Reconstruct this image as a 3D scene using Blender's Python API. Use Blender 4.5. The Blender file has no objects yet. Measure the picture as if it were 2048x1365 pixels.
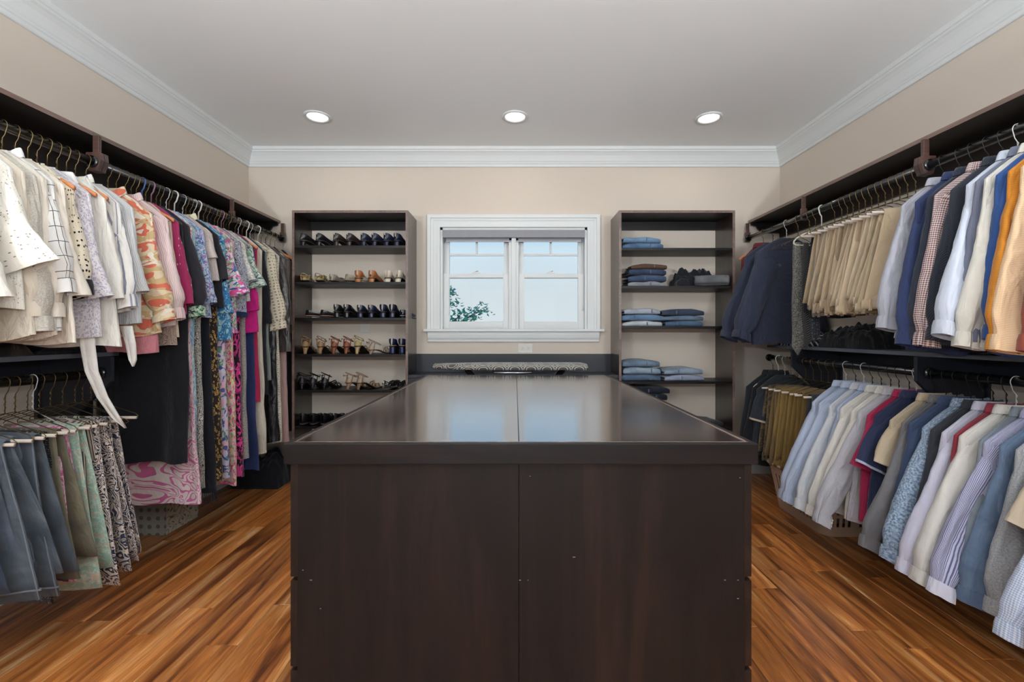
import bpy, bmesh, math, random
from mathutils import Vector, Matrix, noise

# ------------------------------------------------------------------ camera, world, lights, exposure
sc = bpy.context.scene
col = sc.collection
CAMZ = 1.19
cam_d = bpy.data.cameras.new('camera')
cam_d.sensor_width = 36.0
cam_d.lens = 900.0 / 2048.0 * 36.0
cam_d.shift_x = -6.0 / 2048.0
cam_d.shift_y = -16.5 / 2048.0
cam_d.clip_start = 0.02
cam = bpy.data.objects.new('camera', cam_d)
cam.location = (0, 0, CAMZ)
cam.rotation_euler = (math.pi / 2, 0, 0)
col.objects.link(cam)
sc.camera = cam

sc.view_settings.view_transform = 'Standard'
sc.view_settings.look = 'None'
sc.view_settings.gamma = 1.0
sc.view_settings.use_curve_mapping = False
sc.view_settings.exposure = 0.48
try:
    sc.cycles.use_denoising = True
    sc.cycles.max_bounces = 8
    sc.cycles.diffuse_bounces = 5
    sc.cycles.sample_clamp_indirect = 6.0
    sc.cycles.use_adaptive_sampling = True
    sc.cycles.adaptive_threshold = 0.02
except Exception:
    pass

def lin(h):
    """hex sRGB -> linear rgba"""
    h = h.lstrip('#')
    r = []
    for i in (0, 2, 4):
        c = int(h[i:i + 2], 16) / 255.0
        r.append(c / 12.92 if c <= 0.04045 else ((c + 0.055) / 1.055) ** 2.4)
    return (r[0], r[1], r[2], 1.0)

# daylight sky: hazy at the horizon, bluer higher up
world = bpy.data.worlds.new('sky')
sc.world = world
world.use_nodes = True
wn = world.node_tree
wn.nodes.clear()
w_out = wn.nodes.new('ShaderNodeOutputWorld')
w_bg = wn.nodes.new('ShaderNodeBackground')
w_tc = wn.nodes.new('ShaderNodeTexCoord')
w_sep = wn.nodes.new('ShaderNodeSeparateXYZ')
w_rmp = wn.nodes.new('ShaderNodeValToRGB')
wn.links.new(w_tc.outputs['Generated'], w_sep.inputs[0])
wn.links.new(w_sep.outputs['Z'], w_rmp.inputs[0])
wn.links.new(w_rmp.outputs[0], w_bg.inputs[0])
wn.links.new(w_bg.outputs[0], w_out.inputs[0])
el = w_rmp.color_ramp.elements
el[0].position = 0.0
el[0].color = lin('bfc6cb')
el[1].position = 0.6
el[1].color = lin('3f7fd0')
for p_, c_ in ((0.10, 'bac3c9'), (0.18, 'b4c6d2'), (0.26, '97c0e4')):
    e_ = el.new(p_)
    e_.color = lin(c_)
w_bg.inputs[1].default_value = 1.0

# recessed can lights (x, y): the far row is the one in the picture; the fixtures are built further down
CANS = [(-1.413, 3.22), (0.0, 3.22), (1.395, 3.24)]
CAN_WATT = 0.9
FILL_LAMPS = [(-1.6, -.9), (1.6, -.9)]   # two added fill lamps, unseen behind the viewer, tipped up towards the ceiling
FILL_LAMP_WATT = 92.0
DOORWAY_FILL_WATT = 12.0           # added fill light set in the unseen doorway behind the viewer

# ------------------------------------------------------------------ helpers
MATS = {}

def nd(nt, typ, **kw):
    n = nt.nodes.new('ShaderNode' + typ)
    for k, v in kw.items():
        if k.startswith('i_'):
            n.inputs[k[2:].replace('_', ' ')].default_value = v
        else:
            setattr(n, k, v)
    return n

def new_mat(name, rough=0.6, spec=0.5, coat=0.0, coat_rough=0.1, metal=0.0, sheen=0.0):
    m = bpy.data.materials.new(name)
    m.use_nodes = True
    nt = m.node_tree
    b = nt.nodes['Principled BSDF']
    b.inputs['Roughness'].default_value = rough
    b.inputs['Specular IOR Level'].default_value = spec
    b.inputs['Coat Weight'].default_value = coat
    b.inputs['Coat Roughness'].default_value = coat_rough
    b.inputs['Metallic'].default_value = metal
    b.inputs['Sheen Weight'].default_value = sheen
    return m, nt, b

def flat(name, hx, rough=0.5, mottle=0.06, scale=18.0, **kw):
    """plain colour with a faint procedural mottle"""
    if name in MATS:
        return MATS[name]
    m, nt, b = new_mat(name, rough, **kw)
    tc = nd(nt, 'TexCoord')
    nz = nd(nt, 'TexNoise', i_Scale=scale, i_Detail=3.0)
    nt.links.new(tc.outputs['Object'], nz.inputs['Vector'])
    r = nd(nt, 'ValToRGB')
    c = lin(hx)
    r.color_ramp.elements[0].color = tuple(x * (1 - mottle) for x in c[:3]) + (1,)
    r.color_ramp.elements[1].color = tuple(min(1, x * (1 + mottle)) for x in c[:3]) + (1,)
    nt.links.new(nz.outputs['Fac'], r.inputs[0])
    nt.links.new(r.outputs[0], b.inputs['Base Color'])
    MATS[name] = m
    return m

def mul(nt, a, b_, op='MULTIPLY'):
    n = nd(nt, 'Math', operation=op)
    for i, v in enumerate((a, b_)):
        if v is None:
            continue
        if hasattr(v, 'links'):
            nt.links.new(v, n.inputs[i])
        else:
            n.inputs[i].default_value = v
    return n.outputs[0]

def mix(nt, f, a, b_):
    n = nd(nt, 'Mix', data_type='RGBA')
    for i, v in ((0, f), (6, a), (7, b_)):
        if hasattr(v, 'links'):
            nt.links.new(v, n.inputs[i])
        else:
            n.inputs[i].default_value = v
    return n.outputs[2]

def wood(name, axis, c0, c1, c2, rough=0.35, coat=0.3, coat_rough=0.12, s=1.0, rnd=False, spec=0.5, cross=9.0, along=0.7):
    """stained timber with grain running along the axis"""
    if name in MATS:
        return MATS[name]
    m, nt, b = new_mat(name, rough, spec, coat, coat_rough)
    tc = nd(nt, 'TexCoord')
    mp = nd(nt, 'Mapping')
    sv = [cross * s] * 3
    sv['XYZ'.index(axis)] = along * s
    mp.inputs['Scale'].default_value = sv
    src = tc.outputs['Object']
    if rnd:
        oi = nd(nt, 'ObjectInfo')
        va = nd(nt, 'VectorMath', operation='MULTIPLY_ADD')
        nt.links.new(oi.outputs['Random'], va.inputs[0])
        va.inputs[1].default_value = (31.0, 47.0, 23.0)
        nt.links.new(src, va.inputs[2])
        src = va.outputs[0]
    nt.links.new(src, mp.inputs['Vector'])
    n1 = nd(nt, 'TexNoise', i_Scale=1.0, i_Detail=5.0, i_Roughness=0.6, i_Distortion=1.2)
    n2 = nd(nt, 'TexNoise', i_Scale=7.0, i_Detail=3.0, i_Roughness=0.7, i_Distortion=0.4)
    nt.links.new(mp.outputs[0], n1.inputs['Vector'])
    nt.links.new(mp.outputs[0], n2.inputs['Vector'])
    r = nd(nt, 'ValToRGB')
    e = r.color_ramp.elements
    e[0].position = 0.32
    e[0].color = lin(c0)
    e[1].position = 0.72
    e[1].color = lin(c2)
    x = e.new(0.5)
    x.color = lin(c1)
    nt.links.new(n1.outputs['Fac'], r.inputs[0])
    r2 = nd(nt, 'ValToRGB')
    r2.color_ramp.elements[0].position = 0.3
    r2.color_ramp.elements[0].color = (0.62, 0.6, 0.6, 1)
    r2.color_ramp.elements[1].position = 0.65
    r2.color_ramp.elements[1].color = (1.08, 1.08, 1.08, 1)
    nt.links.new(n2.outputs['Fac'], r2.inputs[0])
    mm = nd(nt, 'Mix', data_type='RGBA', blend_type='MULTIPLY')
    mm.inputs[0].default_value = 1.0
    nt.links.new(r.outputs[0], mm.inputs[6])
    nt.links.new(r2.outputs[0], mm.inputs[7])
    out = mm.outputs[2]
    if rnd:
        hs = nd(nt, 'HueSaturation')
        rr = nd(nt, 'MapRange', i_To_Min=0.8, i_To_Max=1.4)
        mo = mul(nt, oi.outputs['Random'], 7.31)
        fr = mul(nt, mo, None, 'FRACT')
        nt.links.new(fr, rr.inputs['Value'])
        nt.links.new(rr.outputs[0], hs.inputs['Value'])
        nt.links.new(out, hs.inputs['Color'])
        out = hs.outputs[0]
    nt.links.new(out, b.inputs['Base Color'])
    bp = nd(nt, 'Bump', i_Strength=0.06, i_Distance=0.002)
    nt.links.new(n2.outputs['Fac'], bp.inputs['Height'])
    nt.links.new(bp.outputs[0], b.inputs['Normal'])
    MATS[name] = m
    return m

def F(pat, *cols, s=1.0, rough=0.85, r=None):
    """cloth material; UVs are in metres. cols are hex colours."""
    key = 'cloth_%s_%s_%s_%s' % (pat, '_'.join(cols), s, r)
    if key in MATS:
        return MATS[key]
    m, nt, b = new_mat(key, rough, 0.25, sheen=0.15)
    L = nt.links.new
    tc = nd(nt, 'TexCoord')
    uv = tc.outputs['UV']
    C = [lin(c) for c in cols]
    sep = nd(nt, 'SeparateXYZ')
    L(uv, sep.inputs[0])
    U, V = sep.outputs[0], sep.outputs[1]

    def noi(scale, detail=2.0, dist=0.0, off=(0, 0, 0), rough_=0.5):
        mp = nd(nt, 'Mapping')
        mp.inputs['Location'].default_value = off
        L(uv, mp.inputs['Vector'])
        n = nd(nt, 'TexNoise', i_Scale=scale, i_Detail=detail, i_Distortion=dist, i_Roughness=rough_)
        L(mp.outputs[0], n.inputs['Vector'])
        return n.outputs['Fac']

    def band(x, period, width):
        return mul(nt, mul(nt, mul(nt, x, 1.0 / period), None, 'FRACT'), width, 'LESS_THAN')

    base = C[0]
    out = mix(nt, noi(14.0), tuple(x * 0.9 for x in base[:3]) + (1,), tuple(min(1, x * 1.06) for x in base[:3]) + (1,))
    if pat == 'stripe':
        out = mix(nt, band(U, 0.008 * s, r or 0.4), out, C[1])
    elif pat == 'wide':
        f = band(U, 0.05 * s, 0.18)
        out = mix(nt, f, out, C[1])
    elif pat == 'diag':
        out = mix(nt, band(mul(nt, U, V, 'ADD'), 0.012 * s, 0.3), out, C[1])
    elif pat == 'rib':
        out = mix(nt, band(V, 0.006 * s, 0.45), out, C[1])
    elif pat == 'check':
        p = 0.012 * s
        f = mul(nt, mul(nt, band(U, p, 0.5), band(V, p, 0.5), 'ADD'), 0.5)
        out = mix(nt, f, out, C[1])
    elif pat == 'pane':
        p = 0.045 * s
        f = mul(nt, band(U, p, 0.045), band(V, p, 0.045), 'MAXIMUM')
        out = mix(nt, f, out, C[1])
    elif pat == 'dots':
        v = nd(nt, 'TexVoronoi', i_Scale=1.0 / (0.02 * s), i_Randomness=0.35)
        L(uv, v.inputs['Vector'])
        out = mix(nt, mul(nt, v.outputs['Distance'], r or 0.24, 'LESS_THAN'), out, C[1])
    elif pat == 'floral':
        k = 16.0 / s
        for i, c in enumerate(C[1:]):
            f = mul(nt, noi(k * (1 + 0.23 * i), 1.5, 2.6, (3.1 * i + 1, 7.7 * i, 0)), (0.53, 0.57, 0.6, 0.62)[min(i, 3)], 'GREATER_THAN')
            out = mix(nt, f, out, c)
    elif pat == 'camo':
        k = 13.0 / s
        for i, c in enumerate(C[1:]):
            mp = nd(nt, 'Mapping')
            mp.inputs['Location'].default_value = (2.7 * i, 5.3 * i, 0)
            mp.inputs['Scale'].default_value = (0.75, 1.5, 1)
            L(uv, mp.inputs['Vector'])
            n = nd(nt, 'TexNoise', i_Scale=k, i_Detail=1.5, i_Distortion=0.5)
            L(mp.outputs[0], n.inputs['Vector'])
            out = mix(nt, mul(nt, n.outputs['Fac'], (0.5, 0.56, 0.62)[min(i, 2)], 'GREATER_THAN'), out, c)
    elif pat == 'swirl':
        n = nd(nt, 'TexNoise', i_Scale=20.0 / s, i_Detail=1.0, i_Distortion=1.5)
        L(uv, n.inputs['Vector'])
        f = mul(nt, mul(nt, n.outputs['Fac'], 9.0), None, 'FRACT')
        f = mul(nt, f, r or 0.5, 'LESS_THAN')
        out = mix(nt, f, out, C[1])
        if len(C) > 2:
            out = mix(nt, mul(nt, noi(14.0 / s, 1.5, 1.0, (4, 4, 0)), 0.58, 'GREATER_THAN'), out, C[2])
    elif pat == 'leopard':
        v = nd(nt, 'TexVoronoi', i_Scale=55.0 / s)
        L(uv, v.inputs['Vector'])
        d = v.outputs['Distance']
        f = mul(nt, mul(nt, d, 0.22, 'GREATER_THAN'), mul(nt, d, 0.45, 'LESS_THAN'))
        out = mix(nt, f, out, C[1])
    elif pat == 'denim':
        f1 = noi(9.0, 3.0, 0.6)
        f2 = noi(420.0, 2.0)
        out = mix(nt, mul(nt, mul(nt, f1, 0.35, 'SUBTRACT'), 2.6), C[0], C[1])
        out = mix(nt, mul(nt, f2, 0.5), out, C[0])
    elif pat == 'heather':
        out = mix(nt, mul(nt, mul(nt, noi(170.0 / s, 3.0), 0.38, 'SUBTRACT'), 4.0), out, C[1])
    elif pat == 'eyelet':
        v = nd(nt, 'TexVoronoi', i_Scale=110.0 / s, i_Randomness=0.8)
        L(uv, v.inputs['Vector'])
        f = mul(nt, mul(nt, v.outputs['Distance'], 0.24, 'LESS_THAN'), mul(nt, noi(13.0, 1.0), 0.48, 'GREATER_THAN'))
        out = mix(nt, f, out, C[1])
    elif pat == 'sequin':
        v = nd(nt, 'TexVoronoi', i_Scale=150.0 / s)
        L(uv, v.inputs['Vector'])
        out = mix(nt, v.outputs['Color'], C[0], C[1])
        b.inputs['Metallic'].default_value = 0.6
        b.inputs['Roughness'].default_value = 0.3
    elif pat == 'crochet':
        v = nd(nt, 'TexVoronoi', i_Scale=45.0 / s, i_Randomness=0.1)
        L(uv, v.inputs['Vector'])
        out = mix(nt, mul(nt, v.outputs['Distance'], 0.26, 'LESS_THAN'), out, C[1])
    elif pat == 'satin':
        b.inputs['Roughness'].default_value = 0.3
        b.inputs['Specular IOR Level'].default_value = 0.6
    elif pat == 'rings':
        v = nd(nt, 'TexVoronoi', i_Scale=9.0 / s, i_Randomness=0.0)
        L(uv, v.inputs['Vector'])
        d = v.outputs['Distance']
        f = None
        for q in (0.25, 0.42, 0.55):
            g = mul(nt, mul(nt, d, q, 'GREATER_THAN'), mul(nt, d, q + 0.06, 'LESS_THAN'))
            f = g if f is None else mul(nt, f, g, 'MAXIMUM')
        out = mix(nt, f, out, C[1])
    L(out, b.inputs['Base Color'])
    mp = nd(nt, 'Mapping')
    mp.inputs['Scale'].default_value = (1.0, 0.45, 1.0)
    L(uv, mp.inputs['Vector'])
    wn_ = nd(nt, 'TexNoise', i_Scale=22.0, i_Detail=3.0, i_Distortion=0.8)
    L(mp.outputs[0], wn_.inputs['Vector'])
    bp = nd(nt, 'Bump', i_Strength=0.75, i_Distance=0.014)
    L(wn_.outputs['Fac'], bp.inputs['Height'])
    L(bp.outputs[0], b.inputs['Normal'])
    MATS[key] = m
    return m

def mesh_obj(name, verts, faces, mat, parent=None, uvs=None, smooth=True, loc=None):
    me = bpy.data.meshes.new(name)
    me.from_pydata([tuple(v) for v in verts], [], faces)
    if uvs is not None:
        ul = me.uv_layers.new(name='UVMap')
        ul.data.foreach_set('uv', [c for p in uvs for c in p])
    if smooth:
        me.polygons.foreach_set('use_smooth', [True] * len(me.polygons))
    me.materials.append(mat)
    o = bpy.data.objects.new(name, me)
    col.objects.link(o)
    if parent is not None:
        o.parent = parent
    if loc is not None:
        o.location = loc
    return o

def link_mesh(name, me, parent=None, loc=None):
    o = bpy.data.objects.new(name, me)
    col.objects.link(o)
    if parent is not None:
        o.parent = parent
    if loc is not None:
        o.location = loc
    return o

def tag(o, label=None, cat=None, group=None, kind=None):
    if label:
        o['label'] = label
    if cat:
        o['category'] = cat
    if group:
        o['group'] = group
    if kind:
        o['kind'] = kind
    return o

def empty(name, loc=(0, 0, 0), rz=0.0):
    o = bpy.data.objects.new(name, None)
    o.empty_display_size = 0.05
    o.location = loc
    o.rotation_euler = (0, 0, rz)
    col.objects.link(o)
    return o

def copy_tree(o, parent=None):
    c = o.copy()
    col.objects.link(c)
    c.parent = parent
    for ch in list(o.children):
        copy_tree(ch, c)
    return c

class MB:
    """collects boxes / tubes / prisms into one mesh"""
    def __init__(s):
        s.bm = bmesh.new()
        s.uv = None

    def box(s, x0, x1, y0, y1, z0, z1, bev=0.0):
        b = bmesh.new()
        bmesh.ops.create_cube(b, size=1.0)
        for v in b.verts:
            v.co = Vector((x0 + (v.co.x + .5) * (x1 - x0), y0 + (v.co.y + .5) * (y1 - y0), z0 + (v.co.z + .5) * (z1 - z0)))
        if bev > 0:
            bmesh.ops.bevel(b, geom=list(b.edges), offset=bev, segments=2, affect='EDGES', profile=0.7)
        s._join(b)
        return s

    def _join(s, b):
        me = bpy.data.meshes.new('tmp')
        b.to_mesh(me)
        b.free()
        s.bm.from_mesh(me)
        bpy.data.meshes.remove(me)

    def geo(s, verts, faces):
        vs = [s.bm.verts.new(v) for v in verts]
        for f in faces:
            try:
                s.bm.faces.new([vs[i] for i in f])
            except ValueError:
                pass
        return s

    def tube(s, pts, rad, n=8, caps=True):
        v, f, _ = tube_geo(pts, rad, n, caps)
        return s.geo(v, f)

    def prism(s, poly, axis, a0, a1, bev=0.0):
        """polygon of 2-d points extruded along the axis ('X' uses (y,z), 'Y' uses (x,z), 'Z' uses (x,y))"""
        def P(p, a):
            if axis == 'X':
                return (a, p[0], p[1])
            if axis == 'Y':
                return (p[0], a, p[1])
            return (p[0], p[1], a)
        n = len(poly)
        b = bmesh.new()
        v0 = [b.verts.new(P(p, a0)) for p in poly]
        v1 = [b.verts.new(P(p, a1)) for p in poly]
        b.faces.new(v0)
        b.faces.new(list(reversed(v1)))
        for i in range(n):
            j = (i + 1) % n
            b.faces.new((v0[j], v0[i], v1[i], v1[j]))
        bmesh.ops.recalc_face_normals(b, faces=list(b.faces))
        if bev > 0:
            bmesh.ops.bevel(b, geom=list(b.edges), offset=bev, segments=2, affect='EDGES', profile=0.7)
        s._join(b)
        return s

    def build(s, name, mat, parent=None, smooth=False, loc=None):
        me = bpy.data.meshes.new(name)
        bmesh.ops.recalc_face_normals(s.bm, faces=list(s.bm.faces))
        s.bm.to_mesh(me)
        s.bm.free()
        me.materials.append(mat)
        if smooth:
            me.polygons.foreach_set('use_smooth', [True] * len(me.polygons))
        return link_mesh(name, me, parent, loc)

def tube_geo(pts, rad, n=8, caps=True):
    pts = [Vector(p) for p in pts]
    m = len(pts)
    if not isinstance(rad, (list, tuple)):
        rad = [rad] * m
    verts, faces = [], []
    t0 = (pts[1] - pts[0]).normalized()
    up = Vector((0, 0, 1)) if abs(t0.z) < 0.9 else Vector((0, 1, 0))
    nrm = t0.cross(up).normalized()
    for i in range(m):
        if i == 0:
            t = t0
        elif i == m - 1:
            t = (pts[-1] - pts[-2]).normalized()
        else:
            t = ((pts[i + 1] - pts[i]).normalized() + (pts[i] - pts[i - 1]).normalized())
            t = t.normalized() if t.length > 1e-6 else (pts[i + 1] - pts[i]).normalized()
        nrm = nrm - t * nrm.dot(t)
        nrm = nrm.normalized() if nrm.length > 1e-6 else t.orthogonal().normalized()
        bi = t.cross(nrm)
        for k in range(n):
            a = 2 * math.pi * k / n
            verts.append(pts[i] + nrm * (rad[i] * math.cos(a)) + bi * (rad[i] * math.sin(a)))
    for i in range(m - 1):
        for k in range(n):
            k2 = (k + 1) % n
            faces.append((i * n + k, i * n + k2, (i + 1) * n + k2, (i + 1) * n + k))
    if caps:
        faces.append(tuple(range(n - 1, -1, -1)))
        faces.append(tuple(range((m - 1) * n, m * n)))
    return verts, faces, None

def loft(rings, closed=True, pref=0.8, vlen=None, cap0=False, cap1=False):
    """rings of equal size -> verts, faces, loop uvs (u across, v along, metres)"""
    n = len(rings[0])
    verts = [p for r in rings for p in r]
    if vlen is None:
        vlen = [0.0]
        for i in range(1, len(rings)):
            a = sum((Vector(p) for p in rings[i]), Vector()) / n
            b = sum((Vector(p) for p in rings[i - 1]), Vector()) / n
            vlen.append(vlen[-1] + max((a - b).length, 0.002))
    faces, uvs = [], []
    last = n if closed else n - 1
    for i in range(len(rings) - 1):
        for k in range(last):
            k2 = (k + 1) % n
            faces.append((i * n + k, i * n + k2, (i + 1) * n + k2, (i + 1) * n + k))
            u0, u1 = pref * k / n, pref * (k + 1) / n
            uvs += [(u0, vlen[i]), (u1, vlen[i]), (u1, vlen[i + 1]), (u0, vlen[i + 1])]
    for flag, i in ((cap0, 0), (cap1, len(rings) - 1)):
        if flag:
            idx = list(range(i * n, (i + 1) * n))
            if i == 0:
                idx.reverse()
            faces.append(tuple(idx))
            uvs += [(pref * (q % n) / n, vlen[i]) for q in idx]
    return verts, faces, uvs

def spow(c, p):
    return math.copysign(abs(c) ** p, c)

# ------------------------------------------------------------------ the room
XL, XR, YB, YF, ZC = -2.256, 2.244, 3.81, -1.8, 2.74
M_wall = flat('wall_paint', 'd0c4b7', 0.9, 0.015, 3.0)
M_ceil = flat('ceiling_paint', 'eceeef', 0.9, 0.01, 3.0)
M_white = flat('white_trim_paint', 'd9dbdb', 0.45, 0.01, 5.0)
M_esp_g = wood('espresso_wood_satin_side', 'Z', '1a1210', '281c19', '402c24', 0.3, 0.6, 0.2)
M_esp_v = wood('espresso_wood_upright', 'Z', '0c0808', '130e0e', '261914', 0.5, 0.04, 0.3, spec=.3)
M_esp_y = wood('espresso_wood_lengthwise', 'Y', '100b0a', '1a1210', '2e1e19', 0.42, 0.08, 0.3, spec=.35)
M_esp_x = wood('espresso_wood_crosswise', 'X', '0c0909', '131012', '221918', 0.45, 0.04, 0.3, spec=.3)
M_top = wood('espresso_wood_polished_top', 'Y', '20120f', '301c16', '4a2b1f', 0.2, 1.0, 0.135, spec=.8)
M_top.node_tree.nodes['Principled BSDF'].inputs['Coat IOR'].default_value = 2.4
M_edge = wood('worn_wood_edge', 'Y', '6d5a50', '7d6a60', '9a877c', 0.4, 0.3, 0.2)
M_black = flat('black_lacquer_metal', '17181c', 0.2, 0.1, coat=0.8)
M_lip = wood('brown_edge_banding', 'Y', '66534c', '78635b', '886f66', 0.45, 0.1)
M_slate = flat('dark_blue_black_board', '20232c', 0.4, 0.1)
M_floor = wood('acacia_plank', 'Y', '5a2d12', '985828', 'e6c092', 0.34, 0.3, 0.2, 1.0, rnd=True, cross=14.0, along=0.85)
_r = [n for n in M_floor.node_tree.nodes if n.type == 'VALTORGB'][0].color_ramp
_r.elements[0].position, _r.elements[1].position, _r.elements[2].position = 0.32, 0.44, 0.70
for _p, _c in ((0.53, 'b97236'), (0.60, 'c98a4f')):
    _e = _r.elements.new(_p)
    _e.color = lin(_c)
M_sub = flat('dark_joint', '1c0f08', 0.9)

fl = MB().box(XL - .1, XR + .1, YF - .1, YB + .1, -.06, -.0105).build('floor', M_sub)
tag(fl, 'warm brown wide plank hardwood floor with pale streaks', None, None, 'structure')
rg = random.Random(4)
PW = 0.12
x = XL
while x < XR - 0.01:
    x1 = min(x + PW, XR)
    y = YF - rg.uniform(0, 0.7)
    while y < YB:
        ln = rg.choice((0.55, 0.7, 0.85, 1.0, 1.2, 1.45))
        ya, yb = max(y, YF), min(y + ln, YB)
        y += ln
        if yb - ya < 0.05:
            continue
        hx, hy, c = (x1 - x) / 2 - .0006, (yb - ya) / 2 - .0006, .0016
        dz = rg.uniform(-.0004, .0004)
        vs = []
        for zz, i in ((-.012, 0), (-c, 0), (dz, c)):
            vs += [(-hx + i, -hy + i, zz), (hx - i, -hy + i, zz), (hx - i, hy - i, zz), (-hx + i, hy - i, zz)]
        fs = [(8, 9, 10, 11)]
        for k in range(4):
            k2 = (k + 1) % 4
            fs += [(k, k2, 4 + k2, 4 + k), (4 + k, 4 + k2, 8 + k2, 8 + k)]
        mesh_obj('plank', vs, fs, M_floor, fl, None, False, ((x + x1) / 2, (ya + yb) / 2, 0))
    x = x1

def structure(name, mb, mat, label, parent=None):
    o = mb.build(name, mat, parent)
    if parent is None:
        tag(o, label, None, None, 'structure')
    return o

structure('ceiling', MB().box(XL - .1, XR + .1, YF - .1, YB + .1, ZC, ZC + .1), M_ceil, 'smooth off-white painted ceiling above the closet')
structure('wall_left', MB().box(XL - .1, XL, YF - .1, YB + .1, -.06, ZC), M_wall, 'greige painted wall behind the women\'s clothes')
structure('wall_right', MB().box(XR, XR + .1, YF - .1, YB + .1, -.06, ZC), M_wall, 'greige painted wall behind the men\'s shirts')
structure('wall_front', MB().box(XL, -.95, YF - .1, YF, -.06, ZC).box(.95, XR, YF - .1, YF, -.06, ZC).box(-.95, .95, YF - .1, YF, 2.2, ZC), M_wall, 'greige painted wall facing the window, with an added open doorway')
# window opening
WX0, WX1, WZ0, WZ1 = -0.633, 0.611, 1.222, 2.081
structure('wall_back', MB().box(XL, WX0, YB, YB + .16, -.06, ZC).box(WX1, XR, YB, YB + .16, -.06, ZC)
          .box(WX0, WX1, YB, YB + .16, -.06, WZ0).box(WX0, WX1, YB, YB + .16, WZ1, ZC), M_wall, 'greige painted wall with the window in it')

# crown moulding, mitred
CP = [(0, .15), (.010, .15), (.014, .146), (.014, .128), (.020, .122), (.020, .114), (.026, .106), (.034, .088), (.046, .064), (.060, .046),
      (.070, .038), (.070, .028), (.078, .024), (.080, .014), (.080, 0), (0, 0)]
def crown(name, side, label):
    v = []
    for e in (0, 1):
        for d, h in CP:
            if side == 'L':
                p = (XL + d, (YF + d, YB - d)[e], ZC - h)
            elif side == 'R':
                p = (XR - d, (YF + d, YB - d)[e], ZC - h)
            elif side == 'B':
                p = ((XL + d, XR - d)[e], YB - d, ZC - h)
            else:
                p = ((XL + d, XR - d)[e], YF + d, ZC - h)
            v.append(p)
    n = len(CP)
    f = [(i, (i + 1) % n, n + (i + 1) % n, n + i) for i in range(n)]
    o = MB().geo(v, f).build(name, M_white)
    return tag(o, label, None, None, 'structure')
crown('trim_1', 'L', 'white crown moulding above the women\'s clothes')
crown('trim_2', 'R', 'white crown moulding above the men\'s shirts')
crown('trim_3', 'B', 'white crown moulding above the window')
crown('trim_4', 'F', 'white crown moulding opposite the window')

def baseboard(name, poly_axis, a0, a1, at, sgn, label):
    # stepped profile
    pr = [(0, 0), (.016, 0), (.016, .11), (.010, .125), (.006, .14), (0, .145)]
    if poly_axis == 'Y':
        mb = MB().prism([(at + sgn * d, h) for d, h in pr], 'Y', a0, a1)
    else:
        mb = MB().prism([(at + sgn * d, h) for d, h in pr], 'X', a0, a1)
    tag(mb.build(name, M_white), label, None, None, 'structure')
baseboard('baseboard_left', 'Y', YF, YB, XL, 1, 'white baseboard under the women\'s clothes')
baseboard('baseboard_right', 'Y', YF, YB, XR, -1, 'white baseboard under the men\'s shirts')
baseboard('baseboard_back', 'X', XL + .02, XR - .02, YB, -1, 'white baseboard beneath the window')
baseboard('baseboard_front', 'X', XL + .02, -1.05, YF, 1, 'white baseboard opposite the window')

# doorway added out of view behind the viewer: white casing around a fill light
dr = empty('door_1', (0, YF, 0))
tag(dr, 'added white cased doorway opposite the window, opened for fill light', None, None, 'structure')
for sx in (-1, 1):
    MB().box(min(sx * .95, sx * 1.05), max(sx * .95, sx * 1.05), 0, .025, 0, 2.3, .004).build('casing', M_white, dr)
    MB().box(min(sx * .93, sx * .95), max(sx * .93, sx * .95), -.1, .0, 0, 2.2).build('jamb', M_white, dr)
MB().box(-.95, .95, 0, .025, 2.2, 2.3, .004).build('casing', M_white, dr)
MB().box(-.93, .93, -.1, .0, 2.18, 2.2).build('jamb', M_white, dr)
ld = bpy.data.lights.new('doorway_fill_light', 'AREA')  # fill light added at the doorway, no real source behind it
ld.shape = 'RECTANGLE'
ld.size = 1.8
ld.size_y = 2.1
ld.energy = DOORWAY_FILL_WATT
ld.color = (.96, .98, 1.0)
lo = bpy.data.objects.new('doorway_fill_light', ld)
lo.location = (0, YF - .12, 1.1)
lo.rotation_euler = (math.pi / 2, 0, 0)
lo.rotation_euler = (-math.pi / 2, 0, math.pi)
col.objects.link(lo)

# ------------------------------------------------------------------ window
win = empty('window_1', (0, YB, WZ0))
tag(win, 'white double window with two sashes on each side', None, None, 'structure')
def wbox(name, par, x0, x1, y0, y1, z0, z1, bev=.002, mat=None):
    o = MB().box(x0, x1, y0 - YB, y1 - YB, z0 - WZ0, z1 - WZ0, bev).build(name, mat or M_white)
    o.parent = par
    return o
OX0, OX1, OZ1 = -0.737, 0.715, 2.185
def casing():
    mb = MB()
    # stepped casing: three nested flat bands, thickest outside
    for (i0, i1, t) in ((0, .028, .034), (.028, .05, .024), (.05, .082, .018), (.082, .105, .026)):
        mb.box(OX0 + i0, OX0 + i1, -t, 0, 0, OZ1 - i1 - WZ0)
        mb.box(OX1 - i1, OX1 - i0, -t, 0, 0, OZ1 - i1 - WZ0)
        mb.box(OX0 + i0, OX1 - i0, -t, 0, OZ1 - i1 - WZ0, OZ1 - i0 - WZ0)
    return mb
o = casing().build('casing', M_white, win)
# sill and moulded apron
MB().box(-.765, .745, -.06, .15, -.022, .0, .004).build('sill', M_white, win)
ap = [(0, -.022), (-.03, -.022), (-.03, -.05), (-.026, -.075), (-.018, -.092), (-.018, -.105), (-.012, -.112), (0, -.112)]
MB().prism(ap, 'X', -.735, .71).build('apron', M_white, win)
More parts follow.
